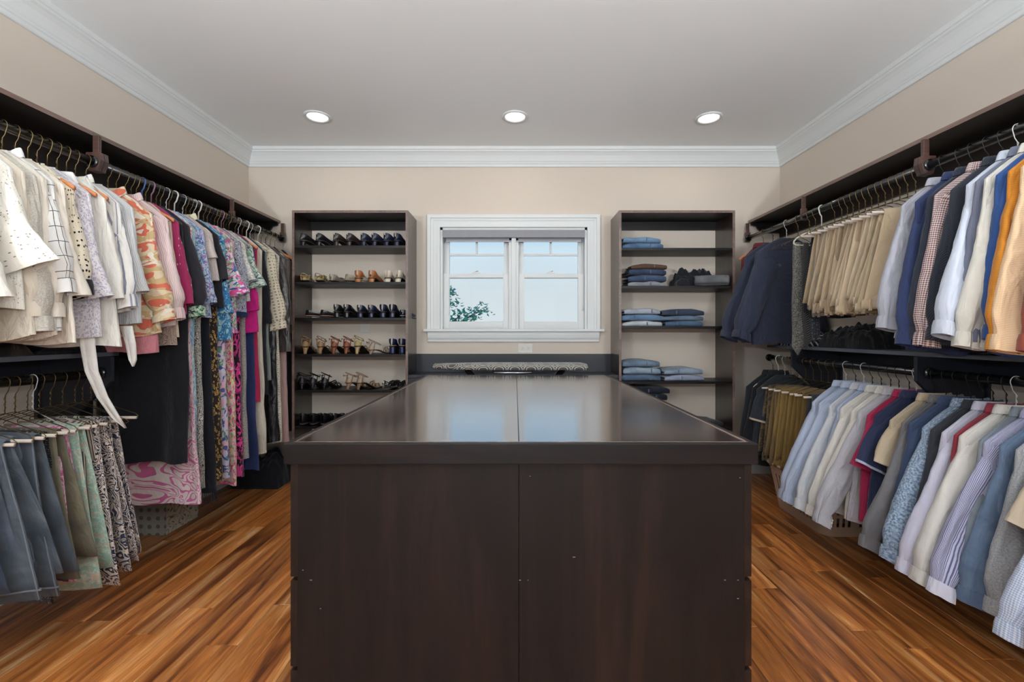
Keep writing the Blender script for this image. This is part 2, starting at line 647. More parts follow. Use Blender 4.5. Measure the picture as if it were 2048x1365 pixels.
# jamb lining and the mullion
jm = MB().box(WX0, WX0 + .02, 0, .16, 0, WZ1 - WZ0).box(WX1 - .02, WX1, 0, .16, 0, WZ1 - WZ0).box(WX0, WX1, 0, .16, WZ1 - WZ0 - .02, WZ1 - WZ0)
jm.box(-.052, .03, .02, .16, 0, WZ1 - WZ0 - .02, .003).box(-.03, .008, .005, .02, 0, WZ1 - WZ0 - .02, .003)
jm.build('frame', M_white, win)
# glass
mg = bpy.data.materials.new('window_glass')
mg.use_nodes = True
nt = mg.node_tree
nt.nodes.clear()
go = nd(nt, 'OutputMaterial')
gt = nd(nt, 'BsdfTransparent')
gt.inputs[0].default_value = (.96, .98, .98, 1)
gg = nd(nt, 'BsdfGlossy', i_Roughness=0.02)
gf = nd(nt, 'Fresnel', i_IOR=1.18)
gm = nd(nt, 'MixShader')
nt.links.new(gf.outputs[0], gm.inputs[0])
nt.links.new(gt.outputs[0], gm.inputs[1])
nt.links.new(gg.outputs[0], gm.inputs[2])
nt.links.new(gm.outputs[0], go.inputs[0])
def sash(x0, x1, z0, z1, y, st, bot, top, muntin):
    s = empty('sash', (0, 0, 0))
    s.parent = win
    def bb(name, a0, a1, b0, b1, yy0=y, yy1=y + .034, mat=None, bev=.003):
        o = MB().box(a0, a1, yy0 - YB, yy1 - YB, b0 - WZ0, b1 - WZ0, bev).build(name, mat or M_white, s)
        return o
    bb('stile', x0, x0 + st, z0, z1)
    bb('stile', x1 - st, x1, z0, z1)
    bb('rail', x0 + st, x1 - st, z0, z0 + bot)
    bb('rail', x0 + st, x1 - st, z1 - top, z1)
    gx0, gx1, gz0, gz1 = x0 + st, x1 - st, z0 + bot, z1 - top
    if muntin:
        zm = gz1 - (gz1 - gz0) * .44
        xm = (gx0 + gx1) / 2
        bb('muntin', gx0, gx1, zm - .009, zm + .009, y + .004, y + .030)
        bb('muntin', xm - .009, xm + .009, zm + .009, gz1, y + .004, y + .030)
        rects = [(gx0, gx1, gz0, zm), (gx0, xm, zm, gz1), (xm, gx1, zm, gz1)]
    else:
        rects = [(gx0, gx1, gz0, gz1)]
    for a0, a1, b0, b1 in rects:
        bb('pane', a0, a1, b0, b1, y + .015, y + .019, mg, 0)
    return s
for (x0, x1) in ((WX0 + .02, -.052), (.03, WX1 - .02)):
    sash(x0, x1, WZ0 + .44, WZ1 - .02, YB + .09, .045, .035, .06, True)
    lo = sash(x0, x1, WZ0, WZ0 + .475, YB + .045, .05, .065, .035, False)
    xm = (x0 + x1) / 2
    MB().box(xm - .03, xm + .03, .045 - .004, .07, .475, .487, .003).tube([(xm - .012, .052, .487), (xm + .015, .04, .498)], .006, 8).build('sash_lock', M_white, lo)
# outlet under the window and blank plate behind the shoe shelf
M_plate = flat('ivory_plate_plastic', 'd9d5cc', 0.35)
M_slot = flat('outlet_slot_dark', '3a3733', 0.5)
ou = empty('wall_outlet', (0.087, YB, 1.059))
tag(ou, 'horizontal ivory wall outlet below the window apron', 'outlet')
MB().box(-.061, .061, -.006, 0, -.038, .038, .003).build('cover_plate', M_plate, ou)
for sx in (-1, 1):
    r_ = MB().box(sx * .025 - .018, sx * .025 + .018, -.009, -.005, -.015, .015, .004).build('receptacle', M_plate, ou)
    MB().box(sx * .025 - .006, sx * .025 + .004, -.0096, -.0088, .004, .0065).box(sx * .025 - .005, sx * .025 + .003, -.0096, -.0088, -.0065, -.004) \
        .box(sx * .025 + .009, sx * .025 + .013, -.0096, -.0088, -.002, .002).build('slot', M_slot, r_)
sw = MB().box(-.039, .039, -.006, 0, -.045, .045, .003).build('cover_plate', flat('grey_plate_plastic', 'c9c6c0', 0.4))
sw.name = 'blank_wall_plate'
sw.location = (-1.27, YB, 1.235)
tag(sw, 'blank wall plate behind the tan sandals in the shoe shelf', 'wall plate')

# roller blind
bl = empty('roller_blind', (0, YB, WZ1))
tag(bl, 'grey roller blind rolled up at the window head', 'blind')
M_blind = flat('grey_blind_fabric', '8a8a90', 0.6)
MB().box(WX0 + .022, WX1 - .022, -.022, .035, -.088, -.024, .006).build('cassette', flat('grey_cassette', '85858b', 0.4), bl)
MB().tube([(WX0 + .03, .045, -.056), (WX1 - .03, .045, -.056)], .024, 16).build('roller', M_blind, bl, True)
MB().box(WX0 + .045, WX1 - .045, .02, .024, -.115, -.05).build('shade', M_blind, bl)
MB().box(WX0 + .045, WX1 - .045, .016, .028, -.118, -.104, .003).build('bottom_bar', flat('grey_bar', 'a3a5aa', 0.4), bl)
MB().tube([(WX1 - .035, .012, -.08), (WX1 - .033, .012, -.5), (WX1 - .034, .012, -.64)], .0018, 6).tube([(WX1 - .034, .012, -.64), (WX1 - .034, .012, -.7)], [.003, .005], 8).build('pull_cord', M_white, bl, True)

# tree outside, its crown just reaching the lower corner of the window
TX, TY = -1.6, 9.2
tr = empty('tree', (TX, TY, -2.6))
tag(tr, 'green leafy tree crown outside the lower window pane', 'tree')
tm = MB()
tm.tube([(0, 0, 0), (.05, 0, 2.0), (.0, .05, 3.4), (.12, 0, 4.0)], [.12, .1, .06, .03], 8)
tips = []
rt = random.Random(11)
for i in range(26):
    z0 = rt.uniform(2.6, 3.9)
    a = rt.uniform(0, 6.28)
    ln = rt.uniform(.35, 1.0) * (1.1 - .15 * (z0 - 2.6))
    p0 = Vector((.03, 0, z0))
    p1 = p0 + Vector((math.cos(a) * ln * .5, math.sin(a) * ln * .5, ln * .12))
    p2 = p0 + Vector((math.cos(a) * ln, math.sin(a) * ln, ln * .4))
    tm.tube([p0, p1, p2], [.02, .012, .005], 5)
    tips += [(p0 + p1) / 2, p1, (p1 + p2) / 2, p2]
for q in ((.35, -.1, 4.05), (.75, -.1, 4.16), (.62, -.1, 3.9), (.3, 0, 4.4), (.95, -.1, 4.25), (.55, -.1, 4.2), (.3, -.1, 4.6)):
    tm.tube([(.1, 0, 3.6), (q[0] * .6, q[1], q[2] - .2), q], [.02, .012, .005], 5)
    tips += [Vector(q)] * 3
tm.build('trunk', flat('bark', '5a4a3c', 0.9), tr, True)
lv, lf = [], []
for t in tips:
    for k in range(11):
        c = t + Vector((rt.gauss(0, .085), rt.gauss(0, .085), rt.gauss(0, .075)))
        d = Vector((rt.uniform(-1, 1), rt.uniform(-1, 1), rt.uniform(-.6, .6))).normalized()
        e = d.cross(Vector((rt.uniform(-1, 1), rt.uniform(-1, 1), 1))).normalized()
        s_ = rt.uniform(.04, .07)
        i0 = len(lv)
        n_ = d.cross(e) * s_ * .25
        lv += [c - d * s_, c + e * s_ * .5 + n_, c + d * s_, c - e * s_ * .5 + n_]
        lf += [(i0, i0 + 1, i0 + 2), (i0, i0 + 2, i0 + 3)]
tag(mesh_obj('foliage', lv, lf, flat('leaf_green', '3f9a80', 0.5, 0.4, 6.0), tr, None, False), kind='stuff')

# ------------------------------------------------------------------ ceiling fixtures
M_lens = bpy.data.materials.new('lit_lens')
M_lens.use_nodes = True
pb = M_lens.node_tree.nodes['Principled BSDF']
pb.inputs['Emission Color'].default_value = (1, .97, .92, 1)
pb.inputs['Emission Strength'].default_value = 2.5
def ring_geo(prof, n=28):
    v, f = [], []
    m = len(prof)
    for k in range(n):
        a = 2 * math.pi * k / n
        for r, z in prof:
            v.append((r * math.cos(a), r * math.sin(a), z))
    for k in range(n):
        k2 = (k + 1) % n
        for i in range(m - 1):
            f.append((k * m + i, k2 * m + i, k2 * m + i + 1, k * m + i + 1))
    return v, f
CANLAB = ['recessed ceiling light nearest the shoe shelf corner', 'recessed ceiling light above the window centre',
          'recessed ceiling light nearest the jeans shelf corner']
for i, (cx, cy) in enumerate(CANS):
    r = empty('recessed_light', (cx, cy, ZC))
    tag(r, CANLAB[i] if i < 3 else 'recessed ceiling light out of view behind the island', 'light', 'recessed ceiling lights')
    v, f = ring_geo([(.092, 0), (.092, -.004), (.082, -.010), (.074, -.009), (.070, -.003)])
    mesh_obj('trim_ring', v, f, M_white, r)
    v, f = ring_geo([(.070, -.003), (.062, .0), (.0, -.0012)])
    mesh_obj('lens', v, f, M_lens, r)
    ld = bpy.data.lights.new('can_lamp', 'AREA')
    ld.shape = 'DISK'
    ld.size = 0.12
    ld.energy = CAN_WATT
    ld.color = (1, .95, .88)
    ld.spread = math.radians(165)
    lo = bpy.data.objects.new('can_lamp', ld)
    lo.location = (0, 0, -.012)
    lo.parent = r
    col.objects.link(lo)
# lamps on stands added out of view, only to brighten the ceiling evenly
for (tx, ty) in FILL_LAMPS:
    fl_ = empty('added_fill_lamp', (tx, ty, 0))
    tag(fl_, 'added metal fill lamp, unseen behind the viewer, ' + ('on the women\'s side' if tx < 0 else 'on the men\'s side'), 'lamp')
    M_nik = flat('brushed_nickel', '9a958c', 0.3)
    v, f = ring_geo([(0, .03), (.13, .026), (.145, .012), (.145, .0005), (0, .0005)], 28)
    mesh_obj('base', v, f, M_nik, fl_)
    MB().tube([(0, 0, .02), (0, 0, 1.55)], .011, 10).build('pole', M_nik, fl_, True)
    hd = empty('fill_lamp_head', (0, 0, 1.58))
    hd.rotation_euler = (math.radians(-18), 0, math.radians(34 if tx > 0 else -34))
    hd.parent = fl_
    v, f = ring_geo([(0, -.05), (.05, -.045), (.11, -.01), (.16, .07), (.165, .075), (.155, .072), (.105, 0), (.05, -.035), (0, -.04)], 28)
    mesh_obj('reflector', v, f, M_white, hd)
    ld = bpy.data.lights.new('fill_light', 'AREA')
    ld.shape = 'DISK'
    ld.size = .26
    ld.energy = FILL_LAMP_WATT
    ld.color = (.87, .95, 1.0)
    lo = bpy.data.objects.new('fill_light', ld)
    lo.location = (0, 0, .078)
    lo.rotation_euler = (math.pi, 0, 0)
    lo.parent = hd
    col.objects.link(lo)

# ------------------------------------------------------------------ island
IX0, IX1, IY0, IY1 = -.584, .614, 1.135, 3.0
isl = empty('island_cabinet', (0, IY0, 0))
tag(isl, 'dark espresso wood closet island with two-panel polished top', 'island')
def ib(name, x0, x1, y0, y1, z0, z1, bev, mat, par=isl):
    return MB().box(x0, x1, y0 - IY0, y1 - IY0, z0, z1, bev).build(name, mat, par)
SE = 0.010
TZ = 0.91
ib('top_panel', IX0 + .02, SE - .0008, IY0 + .02, IY1 - .02, .86, TZ - .001, .001, M_top)
ib('top_panel', SE + .0008, IX1 - .02, IY0 + .02, IY1 - .02, .86, TZ - .001, .001, M_top)
for a in ((IX0, IX1, IY0, IY0 + .02), (IX0, IX1, IY1 - .02, IY1), (IX0, IX0 + .02, IY0 + .02, IY1 - .02), (IX1 - .02, IX1, IY0 + .02, IY1 - .02)):
    e = ib('edge_band', a[0], a[1], a[2], a[3], .857, TZ, .003, M_esp_x if a[1] - a[0] > .5 else M_esp_y)
# worn pale line along the top arris
for a in ((IX0 + .018, IX1 - .018, IY0 + .017, IY0 + .0215), (IX0 + .017, IX0 + .0215, IY0 + .018, IY1 - .018), (IX1 - .0215, IX1 - .017, IY0 + .018, IY1 - .018)):
    ib('worn_edge', a[0], a[1], a[2], a[3], TZ - .002, TZ + .0006, 0, M_edge)
BX0, BX1 = -.557, .588
ib('end_panel', BX0, SE - .0006, IY0 + .016, IY0 + .04, .0, .857, .0008, M_esp_v)
ib('end_panel', SE + .0006, BX1, IY0 + .016, IY0 + .04, .0, .857, .0008, M_esp_v)
ib('carcass', BX0 + .004, BX1 - .004, IY0 + .04, IY1 - .03, .09, .856, 0, M_esp_v)
ib('toe_kick', BX0 + .05, BX1 - .05, IY0 + .04, IY1 - .05, .0, .09, 0, M_esp_x)
ib('end_panel', BX0, BX1, IY1 - .03, IY1 - .014, .0, .857, .001, M_esp_v)
for sx, xa, xb in ((-1, BX0 - .018, BX0 - .0005), (1, BX1 + .0005, BX1 + .018)):
    for c in range(3):
        y0 = IY0 + .016 + c * .61
        for z0, z1 in ((.565, .852), (.335, .555), (.1, .325)):
            ib('drawer_front', xa, xb, y0 + .0015, y0 + .6085, z0, z1, .0015, M_esp_y)
M_scuff = flat('pale_scuff', '8d7f76', 0.7)
sv = random.Random(3)
for (px, py) in ((1480, 956), (1450, 1161), (1476, 1161), (1476, 1198), (1040, 1161), (1056, 1161), (1060, 953), (622, 1161), (641, 1218), (606, 1141), (1148, 1115)):
    x = (px - 1030) * 1.151 / 900
    z = CAMZ - (py - 666) * 1.151 / 900
    w_ = sv.uniform(.0012, .0032)
    MB().box(x - w_, x + w_, .0155, .0163, z - .001, z + .001).build('scuff_mark', M_scuff, isl)

# ------------------------------------------------------------------ shelving towers
def tower(name, x0, x1, label, shelves, backrail=True):
    t = empty(name, ((x0 + x1) / 2, 3.505, 0))
    tag(t, label, 'shelf unit')
    h = (x1 - x0) / 2
    D = YB - 3.505 - .001
    MB().box(-h, -h + .019, 0, D, 0, 2.144, .001).build('side_panel', M_esp_g, t)
    MB().box(h - .019, h, 0, D, 0, 2.144, .001).build('side_panel', M_esp_g, t)
    MB().box(-h + .019, h - .019, 0, D, 2.125, 2.144, .001).build('top_panel', M_esp_x, t)
    MB().box(-h + .019, h - .019, D - .018, D, 2.055, 2.125).build('back_rail', M_esp_x, t)
    MB().box(-h + .019, h - .019, .04, .055, 0, .09).build('toe_kick', M_esp_x, t)
    for xa in (-h, h - .019):
        MB().box(xa, xa + .019, -.0012, 0, 0, 2.144).build('edge_band', M_lip, t)
    MB().box(-h + .019, h - .019, -.0012, 0, 2.125, 2.144).build('edge_band', M_lip, t)
    for z in shelves:
        MB().box(-h + .0195, h - .0195, .002, D - .004, z - .019, z, .001).build('shelf', M_esp_x, t)
    return t
LS = [1.871, 1.587, 1.307, 1.022, .742, .459, .11]
RS = [1.852, 1.555, 1.241, .81, .45, .11]
tower('shoe_shelf', -1.737, -.833, 'tall dark wood shelf unit filled with women\'s shoes', LS)
tower('jeans_shelf', .81, 1.714, 'tall dark wood shelf unit holding folded jeans', RS)

# low counter under the window
ct = empty('low_cabinet', (0, YB, 0))
tag(ct, 'low dark cabinet with backboard between the shelf units', 'cabinet')
MB().box(-.832, .809, -.018, -.001, .86, 1.012, .001).build('backboard', M_slate, ct)
MB().box(-.832, .809, -.30, -.018, .835, .86, .002).build('counter', M_slate, ct)
MB().box(-.832, .809, -.285, -.0175, 0.0, .835).build('body', M_slate, ct)
for k in range(3):
    MB().box(-.83 + k * .547, -.83 + k * .547 + .543, -.303, -.286, .1, .83, .002).build('door', M_slate, ct)

# ironing board
bd = empty('ironing_board', (0, 3.28, 0))
tag(bd, 'ironing board with grey ring-patterned cover below the window', 'ironing board')
out = []
NX0, NX1, HW = -.60, .53, .165
for k in range(61):
    t = k / 60.0
    xx = NX0 + (NX1 - NX0) * t
    w_ = HW * min(1, (math.sin(min(1, t / .42) * math.pi / 2)) ** .75) if t < .42 else HW
    if t > .96:
        w_ = HW * math.sqrt(max(0, 1 - ((t - .96) / .04) ** 2)) * .35 + HW * .65 * (1 - ((t - .96) / .04) ** 4)
    out.append((xx, max(w_, .001)))
loop = [(a, -b) for a, b in out] + [(a, b) for a, b in reversed(out)]
rings = []
for ins, z in ((.03, .928), (.006, .93), (0, .942), (.002, .956), (.012, .965), (.05, .968)):
    r_ = []
    for a, b in loop:
        cx = (NX0 + NX1) / 2
        bb = math.copysign(max(abs(b) - ins, .0005), b)
        aa = a + (ins if a < cx else -ins) * (1 if abs(a - cx) > .5 else 0)
        r_.append((aa, bb, z))
    rings.append(r_)
lv, lf, lu = loft(rings, True, 2.6, None, True, True)
# planar uv so the cover pattern is even
me_uv = []
for fc in lf:
    for i in fc:
        p = lv[i]
        me_uv.append((p[0], p[1] + p[2] * 1.6))
mesh_obj('cover', lv, lf, F('rings', '5d5853', 'b9b6ae', s=1.0), bd, me_uv)
M_chrome = flat('chrome_tube', 'c5c8cc', 0.2, metal=1.0)
MB().tube([(-.15, -.11, .928), (-.15, -.15, .915), (-.14, -.165, .912), (.11, -.165, .912), (.12, -.15, .915), (.12, -.11, .928)], .006, 8).build('iron_rest', M_chrome, bd, True)
for s in (-1, 1):
    MB().tube([(-.35 * s, -.08, .925), (.38 * s, -.12, .012), (.38 * s, .12, .012), (-.35 * s, .08, .925)], .011, 8).build('leg', M_chrome, bd, True)

# ------------------------------------------------------------------ hanging shelves, rods, brackets
RX, RZU, RZL = 1.95, 1.98, 1.0
BR = {'L': (2.10, 3.10, 3.775), 'R': (2.14, 3.04, 3.775)}
SIDE = {'L': 'the women\'s clothes', 'R': 'the men\'s clothes'}
M_mid = flat('mid_shelf_board', '5a616b', 0.35, 0.1)  # dark wood board; the lighter slate colour stands in for light reflecting off it

def sgn(side):
    return -1 if side == 'L' else 1

for side in 'LR':
    s = sgn(side)
    xw = XL if side == 'L' else XR
    xf = -1.97 if side == 'L' else 1.96
    lo_, hi_ = min(xw, xf), max(xw, xf)
    sh = empty('wall_shelf', (0, 0, 2.11))
    tag(sh, 'long dark wood wall shelf above ' + SIDE[side], 'shelf')
    for y0, y1 in ((YF + .02, BR[side][0]), (BR[side][0], YB - .03)):
        MB().box(lo_, hi_, y0 + .0006, y1 - .0006, 0, .02, .0012).build('board', M_esp_y, sh)
        MB().box(min(xf, xf - s * .0012), max(xf, xf - s * .0012), y0 + .0006, y1 - .0006, 0, .02).build('edge_band', M_lip, sh)
    MB().box(min(xw, xw - s * .018), max(xw, xw - s * .018), YF + .02, YB - .02, -.16 if side == 'L' else -.12, -.0005).build('cleat', M_esp_y, sh)
    # curved end support against the far wall
    pts = [(xw - s * .02, -.001), (xf + s * .015, -.001), (xf + s * .02, -.02), (xf + s * .06, -.03), (xf + s * .075, -.055), (xf + s * .11, -.085), (xw - s * .02, -.085)]
    MB().prism(pts, 'Y', YB - .05, YB - .031).build('end_support', M_esp_x, sh)
    # middle shelf
    y1 = 2.24 if side == 'L' else 3.5
    ms = empty('wall_shelf', (0, 0, 1.076))
    tag(ms, 'lower dark wall shelf under ' + ('the white blouses' if side == 'L' else 'the khaki trousers and dress shirts'), 'shelf')
    MB().box(lo_, hi_, YF + .02, y1, 0, .02, .0012).build('board', M_mid, ms)
    MB().box(min(xw, xw - s * .018), max(xw, xw - s * .018), YF + .02, y1 - .02, -.09, -.0005).build('cleat', M_slate, ms)
    ys = (2.13,) if side == 'L' else (2.14, 3.1)
    for yy in ys:
        # gusset bracket with a slanting lower edge, and its wall plate
        g = [(xw - s * .019, -.0008), (s * RX - s * .045, -.0008), (s * RX - s * .045, -.115), (xw - s * .019, -.43)]
        MB().prism(g, 'Y', yy - .0095, yy + .0095).build('gusset', M_slate, ms)
        MB().box(min(xw, xw - s * .016), max(xw, xw - s * .016), yy - .02, yy + .26, -.55, -.091).build('wall_plate', M_slate, ms)
    # rods
    def rod(y0, y1, z, label):
        r = empty('hanging_rod', (s * RX, y0, z))
        tag(r, label, 'rod', 'clothes rods')
        MB().tube([(0, 0, 0), (0, y1 - y0, 0)], .0195, 20).build('tube', M_black, r, True)
        for e in (0, y1 - y0):
            MB().tube([(0, e - .006, 0), (0, e + .006, 0)], .027, 20).build('flange', M_black, r, True)
        return r
    b0 = BR[side][0]
    rod(YF + .05, b0 - .024, RZU, 'black upper clothes rod over ' + ('the white blouses' if side == 'L' else 'the orange and peach shirts'))
    rod(b0 + .024, YB - .055, RZU, 'black upper clothes rod over ' + ('the long dresses' if side == 'L' else 'the khaki trousers'))
    rod(YF + .05, 2.13 - .017, RZL, 'black lower clothes rod over ' + ('the denim trousers' if side == 'L' else 'the chambray and striped shirts'))
    if side == 'R':
        rod(2.14 + .017, 3.45, RZL, 'black lower clothes rod over the pale blue shirts and olive trousers')
    # rod brackets hanging from the shelf
    for i, yy in enumerate(BR[side]):
        k = empty('rod_bracket', (s * RX, yy, 2.11))
        where = {('L', 0): 'beside the coral camouflage jacket', ('L', 1): 'above the crimson dress', ('L', 2): 'by the shoe shelf',
                 ('R', 0): 'beside the grey-blue shirt', ('R', 1): 'above the navy sweatshirt', ('R', 2): 'by the jeans shelf'}[(side, i)]
        tag(k, 'brown wooden rod bracket ' + where, 'bracket', 'rod brackets')
        hw = .018 if i == 0 else .008
        MB().box(-.014, .014, -hw * .45, hw * .45, -.115, -.001, .003).build('hanger_strap', wood('walnut_block', 'X', '3a2824', '4a342f', '5c4138', .4, .2), k)
        if i == 0:
            for sy in (-1, 1):
                MB().prism([(-.032, -.085), (.032, -.085), (.036, -.12), (.02, -.17), (-.02, -.17), (-.036, -.12)], 'Y', sy * .0005, sy * .022, .002).build('socket_block', wood('walnut_block', 'X', '3a2824', '4a342f', '5c4138', .4, .2), k)
        else:
            MB().box(-.02, .02, -hw, hw, -.16, -.08, .004).build('socket_block', wood('walnut_block', 'X', '3a2824', '4a342f', '5c4138', .4, .2), k)

# ------------------------------------------------------------------ hangers (built once per kind, then copied)
M_gold = flat('brass_wire', '6f5d3c', 0.3, metal=0.8)
M_bwire = flat('black_wire', '15161a', 0.35, metal=0.3)
M_wwire = flat('white_wire', 'c9c7c2', 0.4)
M_tube = flat('white_card_tube', 'd3c6ba', 0.7)
M_orange = wood('orange_hanger_wood', 'X', 'c8703c', 'd98a55', 'e3a070', .4, .2)
M_velvet = flat('cream_velvet', 'cfc8bb', 0.9)

def hook_pts(r=.0222, neck=-.122):
    p = []
    for k in range(13):
        a = math.radians(-35 + k * 18.5)
        p.append((-r * math.cos(a), 0, r * math.sin(a)))
    p += [(.013, 0, -.034), (.002, 0, -.048), (0, 0, neck)]
    return p

def twist(n=14, z0=-.047, z1=-.118, r=.0026):
    return [(r * math.cos(k * 1.5), r * math.sin(k * 1.5), z0 + (z1 - z0) * k / (n - 1)) for k in range(n)]

def make_hanger(kind):
    r = empty('clothes_hanger')
    if kind in ('gold', 'black', 'white'):
        m = {'gold': M_gold, 'black': M_bwire, 'white': M_wwire}[kind]
        MB().tube(hook_pts(), .0016, 6).tube(twist(), .0014, 5).build('hook', m, r, True)
        MB().tube([(0, 0, -.12), (-.03, 0, -.134), (-.18, 0, -.203), (-.192, 0, -.213), (-.18, 0, -.22), (.18, 0, -.22), (.192, 0, -.213), (.18, 0, -.203), (.03, 0, -.134), (0, 0, -.12)], .0018, 6).build('wire_frame', m, r, True)
    elif kind in ('tube', 'tubeblack'):
        m = M_gold if kind == 'tube' else M_bwire
        MB().tube(hook_pts(), .0016, 6).tube(twist(), .0014, 5).build('hook', m, r, True)
        for sx in (-1, 1):
            MB().tube([(0, 0, -.118), (sx * .03, 0, -.124), (sx * .2, 0, -.18), (sx * .212, 0, -.19), (sx * .21, 0, -.2), (sx * .19, 0, -.2)], .0018, 6).build('wire_arm', m, r, True)
        MB().tube([(-.205, 0, -.2), (.205, 0, -.2)], .0065, 12).build('card_tube', M_tube, r, True)
    elif kind == 'wood':
        MB().tube(hook_pts(), .0022, 6).build('hook', M_gold, r, True)
        pts = []
        for k in range(17):
            t = k / 16 * 2 - 1
            pts.append((t * .195, 0, -.118 - .085 * abs(t) ** 1.3))
        rings = []
        for i, p in enumerate(pts):
            hh = .016 - .006 * abs(i / 8 - 1)
            rings.append([(p[0], .007 * math.cos(a), p[2] - .008 + hh * math.sin(a)) for a in [2 * math.pi * q / 10 for q in range(10)]])
        v, f, u = loft(rings, True, .06, None, True, True)
        mesh_obj('shoulder_bar', v, f, M_orange, r, u)
    elif kind in ('velvet', 'blue', 'purple'):
        m = {'velvet': M_velvet, 'blue': flat('blue_plastic', '34507e', .4), 'purple': flat('mauve_plastic', '7b5560', .4)}[kind]
        MB().tube(hook_pts(), .0036, 8).build('hook', m, r, True)
        MB().tube([(0, 0, -.115), (-.05, 0, -.128), (-.17, 0, -.19), (-.192, 0, -.21), (-.195, 0, -.225), (-.18, 0, -.235), (.18, 0, -.235), (.195, 0, -.225), (.192, 0, -.21), (.17, 0, -.19), (.05, 0, -.128), (0, 0, -.115)], .0048, 8).build('frame', m, r, True)
    return r

PROTO = {}
def hanger(kind, loc, rz, label, group):
    if kind not in PROTO:
        o = PROTO[kind] = make_hanger(kind)
    else:
        o = copy_tree(PROTO[kind])
    o.location = loc
    o.rotation_euler = (0, 0, rz)
    return tag(o, label, 'hanger', group)

# ------------------------------------------------------------------ cloth
def lerp(a, b, t):
    return a + (b - a) * t

def body_mesh(L, sw, waist, hem, th, fold, seed, z0=-.118, tail=0.0, neck=.07, n=48, slope=.10, shift=0.0, straps=False, freq=3.0):
    """hanging garment body: flattened tube with folds that grow towards the hem; +x is the side facing the room"""
    rg = random.Random(seed)
    ph = [rg.uniform(0, 6.28) for _ in range(6)]
    k1, k2, k3 = rg.uniform(.8, 1.2) * freq, rg.uniform(1.6, 2.3) * freq, rg.uniform(3.0, 3.8) * freq
    ws = [0, .012, .03, .055, .08, slope, slope + .03, slope + .07]
    m = max(7, int((L - slope - .07) / .034))
    ws += [slope + .07 + (L - slope - .07) * (k + 1) / m for k in range(m)]
    rings = []
    off = Vector((seed * 3.17, seed * 1.93, 0))
    for w in ws:
        if w <= slope:
            t = w / slope
            a = lerp(neck, sw, t ** .85)
            b = lerp(.55, 1.0, t) * th
        else:
            t = (w - slope) / (L - slope)
            if t < .4:
                a = lerp(sw, waist, math.sin(t / .4 * math.pi / 2))
            else:
                a = lerp(waist, hem, (t - .4) / .6)
            b = th * (1.0 + .25 * t)
        tt = max(0, (w - .06) / L)
        ring = []
        for k in range(n):
            A = 2 * math.pi * k / n
            c, s_ = math.cos(A), math.sin(A)
            s = spow(c, .8)
            x = a * s + shift * tt
            fy = fold * tt * (math.sin(k1 * s + ph[0] + .8 * tt) + .6 * math.sin(k2 * s + ph[1] - .6 * tt) + .35 * math.sin(k3 * s + ph[2] + tt))
            y = b * spow(s_, .7) + fy
            nz = noise.noise(Vector((x * 6, w * 4, s_ * .6)) + off)
            y += .010 * nz * min(1, w / .1) + .004 * noise.noise(Vector((x * 16, w * 9, s_ * .8)) + off)
            x += .010 * noise.noise(Vector((w * 5, s_ * 2, 3.3)) + off) * tt * abs(c)
            z = z0 - w + tail * (s * s) * max(0, tt) ** 5 + .006 * tt * math.sin(k2 * s + ph[3])
            ring.append((x, y, z))
        rings.append(ring)
    return loft(rings, True, 2 * (sw + hem), ws)

def ss_(a, b, t):
    t = min(1, max(0, (t - a) / (b - a)))
    return t * t * (3 - 2 * t)

def sleeve_rings(side, sw, ln, splay, r_top, r_bot, th, seed, z0=-.118, slope=.10, yb=0.0, bell=0.0, n=24, gather=False):
    rg = random.Random(seed * 7 + side)
    off = Vector((seed * 2.3 + side, seed * 1.1, 0))
    top = Vector((0, 0, z0 - slope - r_top * .62))
    m = max(6, int(ln / .021))
    swing = rg.uniform(-.03, .035)
    elbow = rg.uniform(-.018, .018)
    P = [Vector((sw - r_top * 1.15, 0, top.z + .012))]
    for k in range(0, m + 1):
        t = k / m
        rr = lerp(r_top, r_bot, t ** .7)
        outer = sw + .004 + splay * t ** 1.05 + swing * max(0, t - .45) * min(1, ln / .3)
        P.append(Vector((outer - rr * .93 - .02 * (1 - t) ** 6, yb * t + elbow * math.sin(t * math.pi), top.z - ln * t)))
    rings, dist = [], [0.0]
    for i, p in enumerate(P):
        if i:
            dist.append(dist[-1] + (p - P[i - 1]).length)
        if i == 0:
            T = Vector((.75, 0, -.66))
        elif i == 1:
            T = Vector((.42, 0, -.9))
        else:
            T = (P[min(i + 1, len(P) - 1)] - P[i - 1])
        T.normalize()
        N = Vector((-T.z, 0, T.x)).normalized()      # outward, towards the room
        B = Vector((0, 1, 0))
        t = max(0, (i - 1) / (len(P) - 2))
        r1 = lerp(r_top, r_bot, t ** .7) * (.85 if i == 0 else 1)
        if bell:
            r1 += bell * max(0, t - .45) ** 1.2
        r2 = th * lerp(.8, .95, t)
        if gather:
            r1 *= 1 + .14 * ss_(.3, .8, t) - .38 * ss_(.88, 1.0, t)
            r2 *= 1 + .25 * ss_(.3, .8, t) - .2 * ss_(.9, 1.0, t)
        ring = []
        for k in range(n):
            A = 2 * math.pi * k / n
            c, s = spow(math.cos(A), .85), spow(math.sin(A), .8)
            nz = noise.noise(Vector((c * 1.2, s * 1.2, dist[-1] * 9)) + off)
            nz3 = noise.noise(Vector((c * 1.6 + dist[-1] * 9, s * 1.2, dist[-1] * 22)) + off)
            nz2 = noise.noise(Vector((c * 2.2, s * .6, dist[-1] * 4)) + off * 1.7)
            q = p + N * (r1 * c * (1 + .07 * nz)) + B * (r2 * s * (1 + .4 * nz2) + .014 * nz2 * t + .007 * nz3) + N * (.0025 * nz3)
            ring.append((side * q.x, q.y, q.z))
        rings.append(ring)
    return rings, dist

